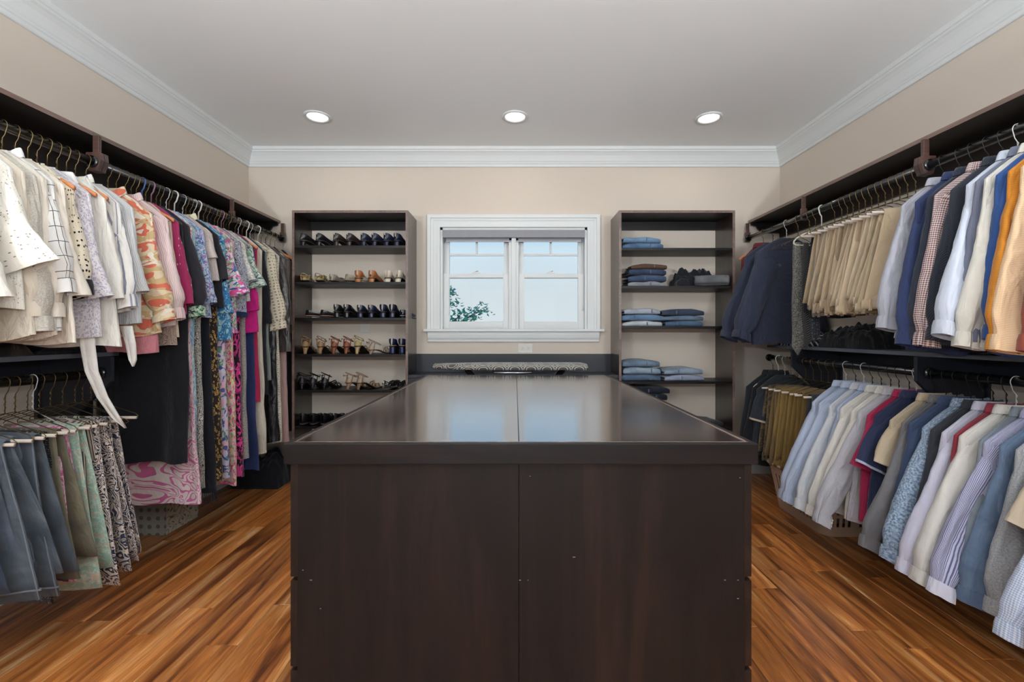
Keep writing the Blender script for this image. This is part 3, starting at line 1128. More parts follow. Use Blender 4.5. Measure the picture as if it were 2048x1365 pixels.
def grow(ring, f, g, cen=None):
    """ring scaled about its centre by f in x/z and g in y"""
    c = sum((Vector(p) for p in ring), Vector()) / len(ring)
    return [(c.x + (p[0] - c.x) * f, c.y + (p[1] - c.y) * g, c.z + (p[2] - c.z) * f) for p in ring]

M_button = flat('pearl_button', 'd9d4c8', 0.3)
BUTTON_ME = []
def button(parent, loc, mat=None, r=.0055, axis='Y'):
    if not BUTTON_ME:
        v, f = ring_geo([(0, -.0022), (.0045, -.0022), (.0055, -.001), (.0055, .001), (0, .001)], 10)
        mm = bpy.data.meshes.new('button')
        mm.from_pydata([(a, c, b) for a, b, c in v], [], f)
        mm.materials.append(M_button)
        BUTTON_ME.append(mm)
    return link_mesh('button', BUTTON_ME[0], parent, loc)

def collar_mesh(a, b, z, h=.04):
    rows = [(1.0, 0), (.97, h * .6), (.99, h), (1.05, h * 1.02), (1.16, h * .55), (1.24, h * .02)]
    rings = []
    n = 25
    for sc_, dz in rows:
        ring = []
        for k in range(n):
            A = math.radians(-90 + 18 + (360 - 36) * k / (n - 1))
            front = max(0, -math.sin(A)) ** 2
            ring.append((a * sc_ * math.cos(A), b * sc_ * math.sin(A) - front * .01, z + dz - front * .05 - (front * .02 if dz < .02 and sc_ > 1.1 else 0)))
        rings.append(ring)
    return loft(rings, False, .4)

def garment(side, y, z, spec, label, cat, group, seed):
    """spec: dict describing one hanging top, dress or jacket"""
    s = spec
    rg = random.Random(seed)
    rz = (0 if side == 'L' else math.pi) + math.radians(s.get('yaw', rg.uniform(-5, 5)))
    root = empty(s.get('name', cat.replace(' ', '_')), (sgn(side) * RX, y, z), rz)
    tag(root, label, cat, group)
    mat = s['m']
    sw, L, th = s.get('sw', .205), s.get('L', .75) - .03, s.get('th', .019)
    z0 = s.get('z0', -.118)
    v, f, u = body_mesh(L, sw, s.get('waist', sw + .015), s.get('hem', sw + .04), th, s.get('fold', .008), seed, z0, s.get('tail', 0), s.get('neck', .07), slope=s.get('slope', .10), shift=s.get('shift', 0), freq=s.get('freq', 3.0))
    bo = mesh_obj('body', v, f, s.get('bm', mat), root, u)
    sl = s.get('sleeve')
    if sl:
        ln, splay, rt_, rb_ = sl[:4]
        ln -= .03
        splay *= (.62 if side == 'L' else .85) if z > 1.5 else .95
        rt_ *= .92
        for sd in (1, -1):
            rings, dist = sleeve_rings(sd, sw, ln, splay * (1 if sd == 1 else .25), rt_, rb_, th * 1.4, seed, z0, s.get('slope', .10), rg.uniform(-.02, .02), s.get('bell', 0), gather=bool(s.get('cuff')) and s.get('cufflen', .055) > .03)
            v, f, u = loft(rings, True, 4.2 * rt_, dist)
            so = mesh_obj('sleeve', v, f, mat, root, u)
            if s.get('cuff'):
                e, d = rings[-1], Vector((0, 0, -1))
                cl = s.get('cufflen', .055)
                gt_ = cl > .03
                R = [grow(rings[-1], 1.12 if gt_ else 1.03, 1.1)]
                tilt = .25 * splay / ln
                for q in (.35, 1.0):
                    R.append([(p[0] + sd * tilt * cl * q, p[1], p[2] - cl * q) for p in grow(rings[-1], (1.2 + .1 * q) if gt_ else 1.05 - .04 * q, 1.2)])
                v, f, u = loft(R, True, .22)
                cu = mesh_obj('cuff', v, f, s.get('cm', mat), so, u)
                if s.get('slot'):
                    for q in range(n_s := 24):
                        if q in ((14, 15) if side == 'L' else (8, 9)):
                            pc = Vector(R[1][q])
                            MB().box(pc.x - .006, pc.x + .006, pc.y - .003, pc.y + .003, pc.z - .0012, pc.z + .0012).build('buttonhole', s['slot'], so)
                if s.get('placket') and cl > .03:
                    pc = Vector(R[1][15 if side == 'L' else 9])
                    button(so, (pc.x, pc.y + (-.002 if side == 'L' else .002), pc.z))
    if s.get('collar'):
        v, f, u = collar_mesh(s.get('neck', .07) * 1.0, th * 1.25, z0 - .006, s.get('ch', .036))
        mesh_obj('collar', v, f, s.get('km', mat), root, u)
    elif s.get('crew'):
        rr = []
        for sc_, dz in ((1.0, .004), (1.04, -.004), (1.08, -.014)):
            rr.append([(s.get('neck', .07) * sc_ * math.cos(A), th * .75 * sc_ * math.sin(A), z0 + dz) for A in [2 * math.pi * q / 24 for q in range(24)]])
        v, f, u = loft(rr, True, .4)
        mesh_obj('neckband', v, f, s.get('km', mat), root, u)
    if s.get('placket'):
        pl = []
        m = 12
        for k in range(m + 1):
            w = .03 + (L - .05) * k / m
            yy = -th * (1.05 + .25 * w / L) - .003 - s.get('fold', .008) * w / L * .6
            pl.append([(-.016, yy + .004, z0 - w), (-.016, yy, z0 - w), (.016, yy, z0 - w), (.016, yy + .004, z0 - w)])
        v, f, u = loft(pl, True, .07, None, True, True)
        po = mesh_obj('placket', v, f, s.get('pm', mat), root, u, False)
        for k in range(5):
            p = pl[1 + 2 * k]
            button(po, (0, p[1][1] - .001, p[1][2]))
    if s.get('trim'):
        # contrast band around the hem
        n_ = 48
        last = list(bo.data.vertices)[-n_:]
        r0 = [tuple(q.co) for q in last]
        R = [[(p[0], p[1], p[2] + .03) for p in grow(r0, 1.012, 1.08)], [(p[0], p[1], p[2] - .004) for p in grow(r0, 1.012, 1.08)]]
        v, f, u = loft(R, True, .8)
        mesh_obj('hem_band', v, f, s['trim'], root, u)
    return root

def sheet_rings(path, edges, thick, fold, seed, n=26, freq=3.0):
    """loft a thick strip of cloth along a path in the y-z plane; edges(drop) -> (x_left, x_right)"""
    rg = random.Random(seed)
    ph = [rg.uniform(0, 6.28) for _ in range(4)]
    P = [Vector((0, a, b)) for a, b in path]
    rings, dist = [], [0.0]
    for i, p in enumerate(P):
        if i:
            dist.append(dist[-1] + (p - P[i - 1]).length)
        T = (P[min(i + 1, len(P) - 1)] - P[max(i - 1, 0)]).normalized()
        N = Vector((0, -T.z, T.y))
        xl, xr = edges(p.z, p.y)
        cx, a = (xl + xr) / 2, (xr - xl) / 2
        drop = max(0, -p.z)
        ring = []
        for k in range(n):
            A = 2 * math.pi * k / n
            c, s = math.cos(A), math.sin(A)
            q = spow(c, .75)
            fy = fold * min(1, drop / .3) * (math.sin(freq * q + ph[0]) + .5 * math.sin(2.3 * freq * q + ph[1] + 3 * drop))
            nz = .004 * noise.noise(Vector((q * 3 + seed, drop * 6, p.y * 20)))
            v = p + Vector((cx + a * q, 0, 0)) + N * (thick * spow(s, .7) * (1 + .3 * abs(math.sin(2.5 * q + ph[2])))) + Vector((0, fy + nz, .004 * math.sin(5 * q + ph[3]) * min(1, drop * 3)))
            ring.append((v.x, v.y, v.z))
        rings.append(ring)
    return rings, dist

def trousers(side, y, z, spec, label, cat, group, seed):
    """folded over the tube of a hanger; room side is +x"""
    s = spec
    rg = random.Random(seed)
    root = empty(s.get('name', 'trousers'), (sgn(side) * RX, y, z - .2), (0 if side == 'L' else math.pi) + math.radians(s.get('yaw', rg.uniform(-4, 4))))
    tag(root, label, cat, group)
    L, w0, w1, sp = s.get('L', .49), s.get('w0', .12), s.get('w1', .17), s.get('splay', .05)
    xo = s.get('xo', .04)
    d = s.get('d', .016)
    th = s.get('th', .006)
    face = -1 if side == 'L' else 1
    L2 = L * s.get('back', .92)
    path = []
    m = 9
    for k in range(m):
        t = k / m
        path.append((face * (.0085 + th + d * math.sin((1 - t) * 1.4)), -L * (1 - t)))
    for k in range(5):
        A = math.pi * k / 4
        path.append((face * (.0085 + th) * math.cos(A), (.0085 + th) * math.sin(A)))
    for k in range(1, m + 1):
        t = k / m
        path.append((-face * (.0085 + th + d * math.sin(t * 1.4)), -L2 * t))
    def edges(zz, yy):
        t = min(1, max(0, -zz) / L) ** s.get('pw', 1.0)
        return (xo - lerp(w0, w1, t) + sp * t * .2, xo + lerp(w0, w1, t) + sp * t)
    rings, dist = sheet_rings(path, edges, th, s.get('fold', .006), seed, freq=s.get('freq', 3.0))
    v, f, u = loft(rings, True, 2.2 * w1, dist, True, True)
    mesh_obj('cloth', v, f, s['m'], root, u)
    if s.get('band'):
        r0 = rings[0]
        bw = s.get('bandw', .038)
        R = []
        for q in (1.0, .5, -.06):
            R.append([(p[0], p[1], p[2] + bw * q) for p in grow(r0, 1.01, 1.35)])
        v, f, u = loft(R, True, .7, None, False, True)
        bo = mesh_obj('waistband', v, f, s.get('bandm', s['m']), root, u)
        n = len(r0)
        for k in (2, 5, 8, n - 3, n - 6):
            p = R[1][k]
            MB().box(p[0] - .005, p[0] + .005, p[1] - .006, p[1] + .006, p[2] - bw * .75, p[2] + bw * .75, .001).build('belt_loop', s['m'], bo)
    for sk in s.get('seams', ()):
        pth = []
        for rg_ in rings[:m + 1]:
            c_ = sum((Vector(p) for p in rg_), Vector()) / len(rg_)
            p = Vector(rg_[sk % len(rg_)])
            pth.append(p + (p - c_).normalized() * .001 + Vector((0, face * .0012, 0)))
        v, f, u = tube_geo(pth, .0022, 5)
        mesh_obj('seam', v, f, s.get('hemline') or s['m'], root)
    if s.get('hemline'):
        R = []
        for q in (.036, .030):
            R.append([(p[0], p[1], p[2] + q) for p in grow(rings[0], 1.004, 1.25)])
        v, f, u = loft(R, True, .7)
        mesh_obj('hem_stitching', v, f, s['hemline'], root, u)
    return root

HG = {'L': 'women\'s', 'R': 'men\'s'}
SEED = [100]
def hang(side, lvl, y, spec, label, cat, hang_kind, short, group=None):
    """one garment and the hanger that carries it"""
    SEED[0] += 1
    z = RZU if lvl == 'U' else RZL
    gname = group or {'LU': 'women\'s clothes on the upper rod', 'LL': 'women\'s skirts and trousers on the lower rod',
                      'RU': 'men\'s clothes on the upper rod', 'RL': 'men\'s clothes on the lower rod'}[side + lvl]
    if spec.get('kind') == 'trousers':
        root = trousers(side, y, z, spec, label, cat, gname, SEED[0])
    else:
        root = garment(side, y, z, spec, label, cat, gname, SEED[0])
    if hang_kind:
        words = {'gold': 'brass wire hanger', 'black': 'black wire hanger', 'white': 'white wire hanger', 'tube': 'wire hanger with card tube',
                 'tubeblack': 'black wire hanger with card tube', 'wood': 'orange wooden hanger', 'velvet': 'cream velvet hanger',
                 'blue': 'blue plastic hanger', 'purple': 'mauve plastic hanger'}[hang_kind]
        hanger(hang_kind, (sgn(side) * RX, y, z - .001), root.rotation_euler[2], words + ' holding the ' + short,
               {'L': 'hangers over the women\'s clothes', 'R': 'hangers over the men\'s clothes'}[side])
    return root

# ------------------------------------------------------------------ the clothes, rod by rod
def S(m, **k):
    k['m'] = m
    return k
def shirt(m, splay=.10, ln=.45, **k):
    d = dict(m=m, L=.74, sleeve=(ln, splay, .078, .05), cuff=True, collar=True, placket=True, tail=.05)
    d.update(k)
    return d
def tee(m, **k):
    d = dict(m=m, L=.66, sleeve=(.14, .06, .085, .085), crew=True)
    d.update(k)
    return d
def dress(m, zb, **k):
    d = dict(m=m, yaw=0, L=RZU - .088 - zb, sw=.19, hem=.215, waist=.185, fold=.013, th=.021, freq=4.0)
    d.update(k)
    return d
def pants(m, **k):
    d = dict(kind='trousers', m=m, band=True)
    d.update(k)
    return d

cream, ivory, white = F('plain', 'dfd6c9'), F('plain', 'e3ddd2'), F('plain', 'e4e2de')

# ---- women's upper rod, nearest first
A = lambda y, sp, lab, cat, hk, short: hang('L', 'U', y, sp, lab, cat, hk, short)
A(1.40, shirt(ivory, L=.78, collar=False, crew=True, placket=False), 'ivory blouse hanging nearest the viewer on the women\'s rod', 'blouse', 'gold', 'nearest ivory blouse')
A(1.49, shirt(F('plain', 'e2ddd4'), L=.79, collar=False, crew=True, placket=False, cuff=False, bell=.03), 'white long blouse with small rose embroidery beside the eyelet blouse', 'blouse', 'gold', 'rose-embroidered white blouse')
A(1.545, S(F('eyelet', 'e6e1d6', '8d8577'), L=.62, sleeve=(.34, .16, .085, .075), bell=.10, crew=True, fold=.010), 'white eyelet lace blouse with flared bell sleeves', 'blouse', 'gold', 'white eyelet blouse')
A(1.585, shirt(F('plain', 'd8cdbc'), L=.74, collar=False, crew=True, placket=False, splay=.05), 'beige knit top between the eyelet blouse and the grey sweater', 'blouse', 'gold', 'beige knit top')
A(1.625, S(F('heather', 'b3aca1', 'cbc5ba'), L=.6, sleeve=(.5, .09, .08, .05), crew=True, cuff=True), 'heather grey sweater among the white blouses', 'sweater', 'gold', 'heather grey sweater')
A(1.665, shirt(F('plain', 'e0d6c8'), L=.74, splay=.05, collar=False, crew=True), 'cream buttoned cardigan next to the windowpane shirt', 'cardigan', 'gold', 'cream cardigan')
A(1.71, shirt(F('pane', 'e3e0dc', '3b3a40', s=1.25), L=.72, splay=.12, ln=.36, km=white), 'white shirt with thin black windowpane lines', 'shirt', 'gold', 'windowpane shirt')
A(1.755, S(F('satin', 'e3d8c9'), L=.745, sleeve=(.42, .10, .085, .07), crew=True, fold=.012, hem=.265, bell=.03), 'cream satin blouse with full sleeves and curved hem', 'blouse', 'gold', 'cream satin blouse')
A(1.80, S(F('dots', 'e2d6c0', '15151a'), L=.56, sw=.19, sleeve=(.36, .07, .07, .05), crew=True, trim=F('plain', '1a1a1f'), cuff=True, cm=F('plain', '1c1c22'), cufflen=.06), 'cream blouse with black polka dots and black cuffs', 'blouse', 'wood', 'polka dot blouse')
A(1.835, S(F('leopard', 'd3cdcf', 'a29eb0', s=.55), L=.72, sleeve=(.42, .08, .085, .07), crew=True, bell=.05, fold=.012), 'pale lavender leopard print blouse', 'blouse', 'gold', 'lavender leopard blouse')
A(1.875, S(F('plain', 'e6e3df'), L=.6, sw=.15, neck=.1, hem=.2, fold=.014), 'white sleeveless camisole on an orange wooden hanger', 'camisole', 'wood', 'white camisole')
A(1.915, S(F('plain', 'e3dfd6'), L=.76, sleeve=(.42, .10, .085, .075), crew=True, fold=.014, hem=.27, bell=.02), 'sheer white tie-neck blouse with gathered hem', 'blouse', 'gold', 'sheer tie-neck blouse')
A(1.955, S(F('eyelet', 'e2ddd2', 'a49b8e'), L=.52, sw=.16, neck=.1, hem=.2, fold=.012), 'short white lace top on an orange wooden hanger', 'top', 'wood', 'short lace top')
A(1.995, shirt(F('wide', 'e0dcd6', '8b8da0'), L=.6, splay=.11, ln=.4), 'white shirt with wide grey-blue stripes', 'shirt', 'gold', 'grey-blue striped shirt')
A(2.045, S(F('stripe', 'd9d5cf', 'aab0bc'), L=.66, sleeve=(.38, .08, .08, .06), crew=True), 'pale blue pinstriped blouse behind the wide-striped shirt', 'blouse', 'gold', 'pale pinstriped blouse')
A(2.155, shirt(F('camo', 'd9c7a8', 'c4a67a', 'd06c55', 'e3d8c6', s=.85), L=.73, splay=.12, th=.022), 'coral and tan camouflage print jacket', 'jacket', 'gold', 'coral camouflage jacket')
A(2.20, S(F('plain', 'c9818a'), L=.8, sw=.18, sleeve=(.2, .05, .07, .07), fold=.014), 'dusty rose satin blouse below the camouflage jacket', 'blouse', 'gold', 'dusty rose blouse')
A(2.25, shirt(F('stripe', 'e0d0cd', 'c89a9c', r=.3), L=.7, splay=.14, ln=.44, th=.024, fold=.012), 'pale pink pinstriped shirt with wide cuffs', 'shirt', 'gold', 'pink pinstriped shirt')
A(2.285, S(F('swirl', 'b5a193', '7d6a60', s=.6), L=.77, sw=.18, fold=.01, sleeve=(.3, .05, .07, .06)), 'taupe brocade top under the pink pinstriped shirt', 'top', 'gold', 'taupe brocade top')
A(2.315, S(F('eyelet', 'cdb9a6', '9a8272'), L=.72, sw=.18, sleeve=(.48, .07, .07, .05)), 'beige lace top beside the magenta dotted blouse', 'top', 'wood', 'beige lace top')
A(2.35, S(F('dots', '9b2b58', 'e0c9cf', s=2.2, r=.13), L=.6, sleeve=(.42, .09, .075, .06), crew=True), 'magenta blouse with small pale motifs', 'blouse', 'blue', 'magenta dotted blouse')
A(2.41, shirt(F('plain', '26242a'), L=.62, splay=.13, ln=.42, th=.024, collar=False, crew=True, cm=F('floral', 'b8c4b0', '4d8a63', '30343f', s=.5)), 'black jacket with patterned turned-back cuffs', 'jacket', 'purple', 'black jacket')
# long pieces seen below the short ones
A(2.375, S(F('plain', '17171d'), L=1.38, z0=-.12, yaw=0, sw=.19, hem=.232, waist=.228, fold=.014, th=.02), 'long black wide-leg trousers hanging in front of the pink floral gown', 'trousers', 'gold', 'long black trousers')
A(2.445, dress(F('swirl', 'dccfcb', 'cb6a99', s=2.6, r=.34), .265, hem=.25), 'long white dress with pink floral scrolls', 'dress', 'gold', 'pink floral long dress')
A(2.475, dress(F('floral', 'c3cfcf', '6f9cc0', '9fb89a', '7fa5c6', s=1.4), .296), 'long pale dress with blue and green feathery flowers', 'dress', 'gold', 'feathery blue long dress')
A(2.515, S(F('floral', 'b6bccd', '4a5f93', '9a6fa0', '6fa6b5', s=.7), L=.62, sleeve=(.4, .1, .075, .055), crew=True), 'blue and purple paisley blouse beside the black jacket', 'blouse', 'white', 'blue paisley blouse')
A(2.535, dress(F('swirl', 'cfc9bf', '24242c', s=.7), .316), 'long dress in black and cream swirl print', 'dress', 'gold', 'black and cream swirl dress')
A(2.575, tee(F('heather', 'c6b9b3', 'aea29d'), L=.4, fold=.006), 'short pale grey tee beside the blue paisley blouse', 'tee', 'velvet', 'short pale grey tee')
A(2.60, dress(F('plain', '191a22'), .27, hem=.225), 'long blue-black dress with fringe at its hem', 'dress', 'black', 'fringed blue-black dress')
A(2.64, S(F('plain', '232228'), L=.55, sleeve=(.26, .1, .08, .07), th=.022, collar=True, placket=True, pm=F('plain', 'd6ccb0'), km=F('plain', 'd6ccb0')), 'black cropped jacket with cream zip edging', 'jacket', 'white', 'black cropped jacket')
A(2.665, dress(F('leopard', '2a2320', 'b08a4e', s=1.0), .318), 'long black and gold animal print dress', 'dress', 'gold', 'gold animal print dress')
A(2.70, S(F('floral', '3a7fb0', '9cc3c8', '2f5d8c', s=.8), L=.74, sleeve=(.45, .05, .07, .055), crew=True), 'turquoise and blue floral tunic', 'tunic', 'gold', 'turquoise floral tunic')
A(2.73, dress(F('floral', 'c4bccb', '4a558f', 'd9a9b9', '5d8f6d', s=2.2), .307), 'long lavender dress with navy leaf fronds', 'dress', 'white', 'lavender leaf dress')
A(2.77, S(F('floral', 'd8cdd2', 'd6528f', '6aa35c', '3f5f9a', s=1.0), L=.7, sleeve=(.34, .12, .08, .08), crew=True, bell=.05), 'white blouse splashed with pink and green flowers', 'blouse', 'velvet', 'pink and green flowered blouse')
A(2.815, dress(F('floral', 'd9b0b6', 'c9487f', 'd8c98f', '86a86a', s=1.3), .24), 'long rose dress with yellow and magenta flowers', 'dress', 'gold', 'rose flowered long dress')
A(2.85, S(F('swirl', 'c9cad0', '2b3358', s=.6), L=.6, sleeve=(.3, .1, .08, .075), crew=True, trim=F('plain', '23284a')), 'navy and white scroll print blouse', 'blouse', 'gold', 'navy scroll blouse')
A(2.885, dress(F('floral', '1c1a20', 'c2357e', 'd94a92', s=1.5), .268), 'long black dress with magenta leaves', 'dress', 'black', 'magenta leaf black dress')
A(2.92, tee(F('heather', '9c9a98', 'd4d1cb', s=2.0), L=.5, sleeve=(.24, .09, .075, .07)), 'salt and pepper speckled knit tee', 'tee', 'gold', 'speckled knit tee')
A(2.95, dress(F('heather', 'a8a29d', '77726f', s=1.6), .37), 'long heather grey knit dress', 'dress', 'gold', 'heather grey knit dress')
A(2.985, S(F('floral', 'c2c9bd', '7fa08a', '4d5a6b', s=.8), L=.55, sleeve=(.27, .1, .08, .08), crew=True, bell=.04), 'pale green floral blouse with fluttering sleeves', 'blouse', 'purple', 'pale green floral blouse')
A(3.01, S(F('plain', 'c21f7c'), L=.7, sw=.19, sleeve=(.42, .06, .07, .06)), 'bright fuchsia top below the pale green blouse', 'top', 'gold', 'bright fuchsia top')
A(3.04, dress(F('plain', '28335f'), .26, th=.018), 'long royal navy dress next to the crimson dress', 'dress', 'black', 'royal navy dress')
A(3.065, dress(F('plain', 'a2214a'), .72), 'crimson knee-length dress beside the navy one', 'dress', 'wood', 'crimson dress')
A(3.135, dress(F('plain', 'cfc4b4'), .35), 'cream long skirt dress below the crimson dress', 'dress', 'gold', 'cream long dress')
A(3.17, dress(F('plain', '1b1b20'), .75, sleeve=(.5, .06, .07, .05)), 'black long-sleeved dress beside the crochet cardigan', 'dress', 'white', 'black long-sleeved dress')
A(3.215, dress(F('plain', '7e8682'), .85, sw=.18), 'sage grey sheath dress behind the crochet cardigan', 'dress', 'gold', 'sage grey dress')
A(3.265, S(F('crochet', 'd3c9b4', '8d836f'), L=.66, sleeve=(.48, .11, .075, .06), cuff=True, th=.022), 'cream crochet cardigan with open stitches', 'cardigan', 'velvet', 'cream crochet cardigan')
A(3.31, dress(F('satin', '121216'), .39), 'shiny black garment bag hanging full length', 'garment bag', 'white', 'shiny black garment bag')
A(3.36, dress(F('dots', 'd8d0c0', '5a524b', s=.7, r=.3), .376), 'long cream dress with small dark dots', 'dress', 'gold', 'cream dotted long dress')
A(3.41, S(F('satin', '3a3230'), L=.85, sleeve=(.5, .08, .08, .06), th=.022), 'dark brown satin blouse with a sheen', 'blouse', 'velvet', 'dark brown satin blouse')
A(3.455, dress(F('plain', 'a98a86'), .36, sw=.18, th=.018, fold=.008), 'dusty mauve long dress beside the shoe shelf', 'dress', 'gold', 'dusty mauve dress')
A(3.52, dress(F('plain', '1d1b1e'), .42, sw=.16, hem=.175, waist=.16, fold=.008), 'matte black long dress tucked beside the shoe shelf', 'dress', 'black', 'matte black long dress')
A(3.58, S(F('heather', '6d6058', '9b8c80'), L=.7, sw=.16, hem=.17, waist=.165, sleeve=(.48, .0, .07, .05), th=.024), 'brown tweed coat at the far end of the women\'s rod', 'coat', 'wood', 'brown tweed coat')
A(3.65, dress(F('plain', '2a2629'), .4, sw=.16, hem=.175, waist=.16, fold=.008), 'charcoal long coat last on the women\'s rod', 'coat', 'wood', 'charcoal long coat')

# ---- women's lower rod: trousers and skirts over tube hangers
den1, den2, den3 = F('denim', '353c47', '5f6874'), F('denim', '3c444e', '6e757d'), F('denim', '2b3341', '4a5566')
seam = F('plain', '6d737b')
B = lambda y, sp, lab, cat, hk, short: hang('L', 'L', y, sp, lab, cat, hk, short)
B(1.44, pants(den3, band=False, L=.5, w1=.2, splay=.07), 'dark jeans nearest the viewer on the lower rod', 'jeans', 'tube', 'nearest dark jeans')
B(1.505, pants(den1, band=False, L=.47, w0=.13, w1=.19, splay=.05, hemline=seam, seams=(5, 19, 1, 23)), 'faded blue jeans in front of the wide denim culottes', 'jeans', 'tube', 'faded blue jeans')
B(1.565, pants(den2, band=False, L=.52, w0=.14, w1=.21, splay=.09, hemline=seam, seams=(5, 19, 1, 23), name='culottes', d=.03, fold=.013), 'wide faded denim culottes with stitched hem', 'culottes', 'tube', 'wide denim culottes')
B(1.62, pants(F('denim', '4a545f', '717a84'), band=True, L=.46, w0=.10, w1=.15, splay=.06), 'grey-blue jeans with waistband hanging down', 'jeans', 'tube', 'grey-blue waistband jeans')
B(1.67, pants(F('denim', '3f464f', '626970'), band=False, L=.55, w0=.14, w1=.2, splay=.08, hemline=seam, seams=(5, 19, 1, 23), d=.028, name='denim_skirt', fold=.013), 'slate grey denim skirt with stitched hem', 'skirt', 'tube', 'slate denim skirt')
B(1.72, pants(F('dots', '1b1b20', '8a8780', s=.45), band=False, L=.62, w0=.12, w1=.15, splay=.05), 'black trousers with tiny pale dots', 'trousers', 'tube', 'tiny-dotted black trousers')
B(1.755, pants(F('denim', '5f5a4c', '7d755f'), band=False, L=.54, w0=.13, w1=.18, splay=.08, d=.028, fold=.012), 'olive khaki velvet trousers', 'trousers', 'tube', 'olive khaki velvet trousers')
B(1.80, pants(F('floral', 'd3a9bb', 'c85f93', 'dcc9cc', s=.8), band=False, L=.58, w0=.11, w1=.15, splay=.05), 'pink print trousers behind the olive khaki pair', 'trousers', 'tube', 'pink print trousers')
B(1.845, pants(F('floral', '8fae9e', 'a9bfae', 'b9a595', s=.6), band=False, L=.64, w0=.13, w1=.17, splay=.08, fold=.01), 'mint green floral trousers', 'trousers', 'tube', 'mint floral trousers')
B(1.89, pants(F('stripe', 'c0b19e', '33333c', s=2.0, r=.45), band=False, L=.42, w0=.12, w1=.14, splay=.04), 'cream trousers with dark uneven stripes', 'trousers', 'tube', 'dark-striped cream trousers')
B(1.94, pants(F('swirl', 'd0c0b2', '232a40', s=1.0), band=False, L=.66, w0=.14, w1=.18, splay=.09, d=.035, fold=.012, name='skirt'), 'cream skirt with navy paisley swirls', 'skirt', 'tube', 'navy paisley skirt')
B(1.995, pants(F('swirl', 'c4b5a8', '2b3246', s=1.1), band=False, L=.64, w0=.14, w1=.18, splay=.08, fold=.01, name='skirt'), 'second paisley skirt, behind the navy paisley one', 'skirt', 'tube', 'second paisley skirt')
hanger('tube', (-RX, 2.07, RZL - .001), 0.02, 'empty wire hanger with card tube at the end of the lower rod', 'hangers over the women\'s clothes')
hanger('white', (-RX, 1.82, RZL - .001), -0.1, 'empty white wire hanger among the lower rod trousers', 'hangers over the women\'s clothes')
hanger('gold', (-RX, 2.03, RZL - .001), 0.1, 'empty brass wire hanger beside the paisley skirts', 'hangers over the women\'s clothes')

# ---- men's upper rod
Cc = lambda y, sp, lab, cat, hk, short: hang('R', 'U', y, sp, lab, cat, hk, short)
up = dict(splay=.11, ln=0.57, L=.78)
Cc(1.41, shirt(F('plain', 'a3a9b5'), **up), 'grey-blue shirt nearest the viewer on the men\'s upper rod', 'shirt', 'black', 'nearest grey-blue shirt')
Cc(1.47, shirt(F('plain', '94493a'), **up), 'rust red corduroy shirt with pale buttons', 'shirt', 'black', 'rust red shirt')
Cc(1.535, shirt(F('rib', 'dab48c', 'e3c6a5'), **up), 'peach textured shirt between the rust and orange ones', 'shirt', 'white', 'peach shirt')
Cc(1.595, shirt(F('rib', 'c47f28', 'b06f20'), **up), 'mustard orange textured shirt', 'shirt', 'black', 'mustard orange shirt')
Cc(1.635, shirt(F('plain', '2f4f86'), splay=.05, ln=0.53, L=.80), 'royal blue shirt peeking below the orange one', 'shirt', 'black', 'royal blue shirt')
Cc(1.665, shirt(F('plain', 'd2cec4'), splay=.10, ln=0.56, L=.78), 'off-white shirt beside the orange one', 'shirt', 'white', 'off-white shirt')
Cc(1.70, shirt(F('plain', '6b7082'), splay=.07, ln=0.54, L=.78), 'slate blue shirt behind the off-white one', 'shirt', 'black', 'slate blue shirt')
Cc(1.745, shirt(F('plain', 'c3cad8'), splay=.13, ln=0.52, L=.76, th=.022), 'very pale blue dress shirt on white hanger', 'shirt', 'white', 'very pale blue dress shirt')
Cc(1.80, shirt(F('diag', '22242c', '3a3f4c'), splay=.08, ln=0.54, L=.78), 'black shirt with diagonal pinstripes', 'shirt', 'black', 'diagonal pinstripe black shirt')
Cc(1.855, shirt(F('check', 'd9cfcb', '6d2f33', s=.75), splay=.10, ln=0.56, L=.76), 'dark red and white gingham shirt', 'shirt', 'black', 'red gingham shirt')
Cc(1.92, shirt(F('plain', '2b2f3c'), splay=.08, ln=0.54, L=.78, th=.022), 'charcoal navy shirt next to the gingham one', 'shirt', 'black', 'charcoal navy shirt')
Cc(1.975, shirt(F('plain', '2f3a5e'), splay=.10, ln=0.56, L=.8), 'deep navy shirt beside the light grey-blue one', 'shirt', 'black', 'deep navy shirt')
Cc(2.05, shirt(F('plain', 'a9aab4'), splay=.11, ln=0.49, L=.76), 'light grey-blue shirt next to the khaki trousers', 'shirt', 'black', 'light grey-blue shirt')
kh = ['bba68a', 'a8967c', 'c6b49a', 'ab967c', 'bfab90', 'b09d85', '9a876d', 'c4b095', 'b39f83', 'bcaa90', '8a8177', 'b19b7f']
ky = [2.19 + .045 * q for q in range(12)]
order = ['nearest the grey-blue shirt', 'second from the grey-blue shirt', 'third from the grey-blue shirt', 'fourth from the grey-blue shirt', 'fifth from the grey-blue shirt',
         'sixth from the grey-blue shirt', 'sixth from the silver neckties', 'fifth from the silver neckties', 'fourth from the silver neckties', 'third from the silver neckties',
         'second from the silver neckties', 'nearest the silver neckties']
for i, yk in enumerate(ky):
    hang('R', 'U', yk, pants(F('plain', kh[i]), L=.47 + .02 * math.sin(i * 2.1), w0=.115, w1=.155, splay=.075 - .003 * i + .025 * math.sin(i * 1.7), d=.016, th=.0065, fold=.009),
         ('taupe' if i == 10 else 'khaki') + ' chino trousers over a tube hanger, ' + order[i], 'trousers', 'tube', ('taupe' if i == 10 else 'khaki') + ' chinos ' + order[i], 'khaki trousers on the upper rod')
Cc(2.745, pants(F('plain', '262a36'), L=.5, w0=.11, w1=.13, xo=.02, splay=.02, band=False), 'dark navy trousers beside the silver neckties', 'trousers', 'tube', 'dark navy trousers')
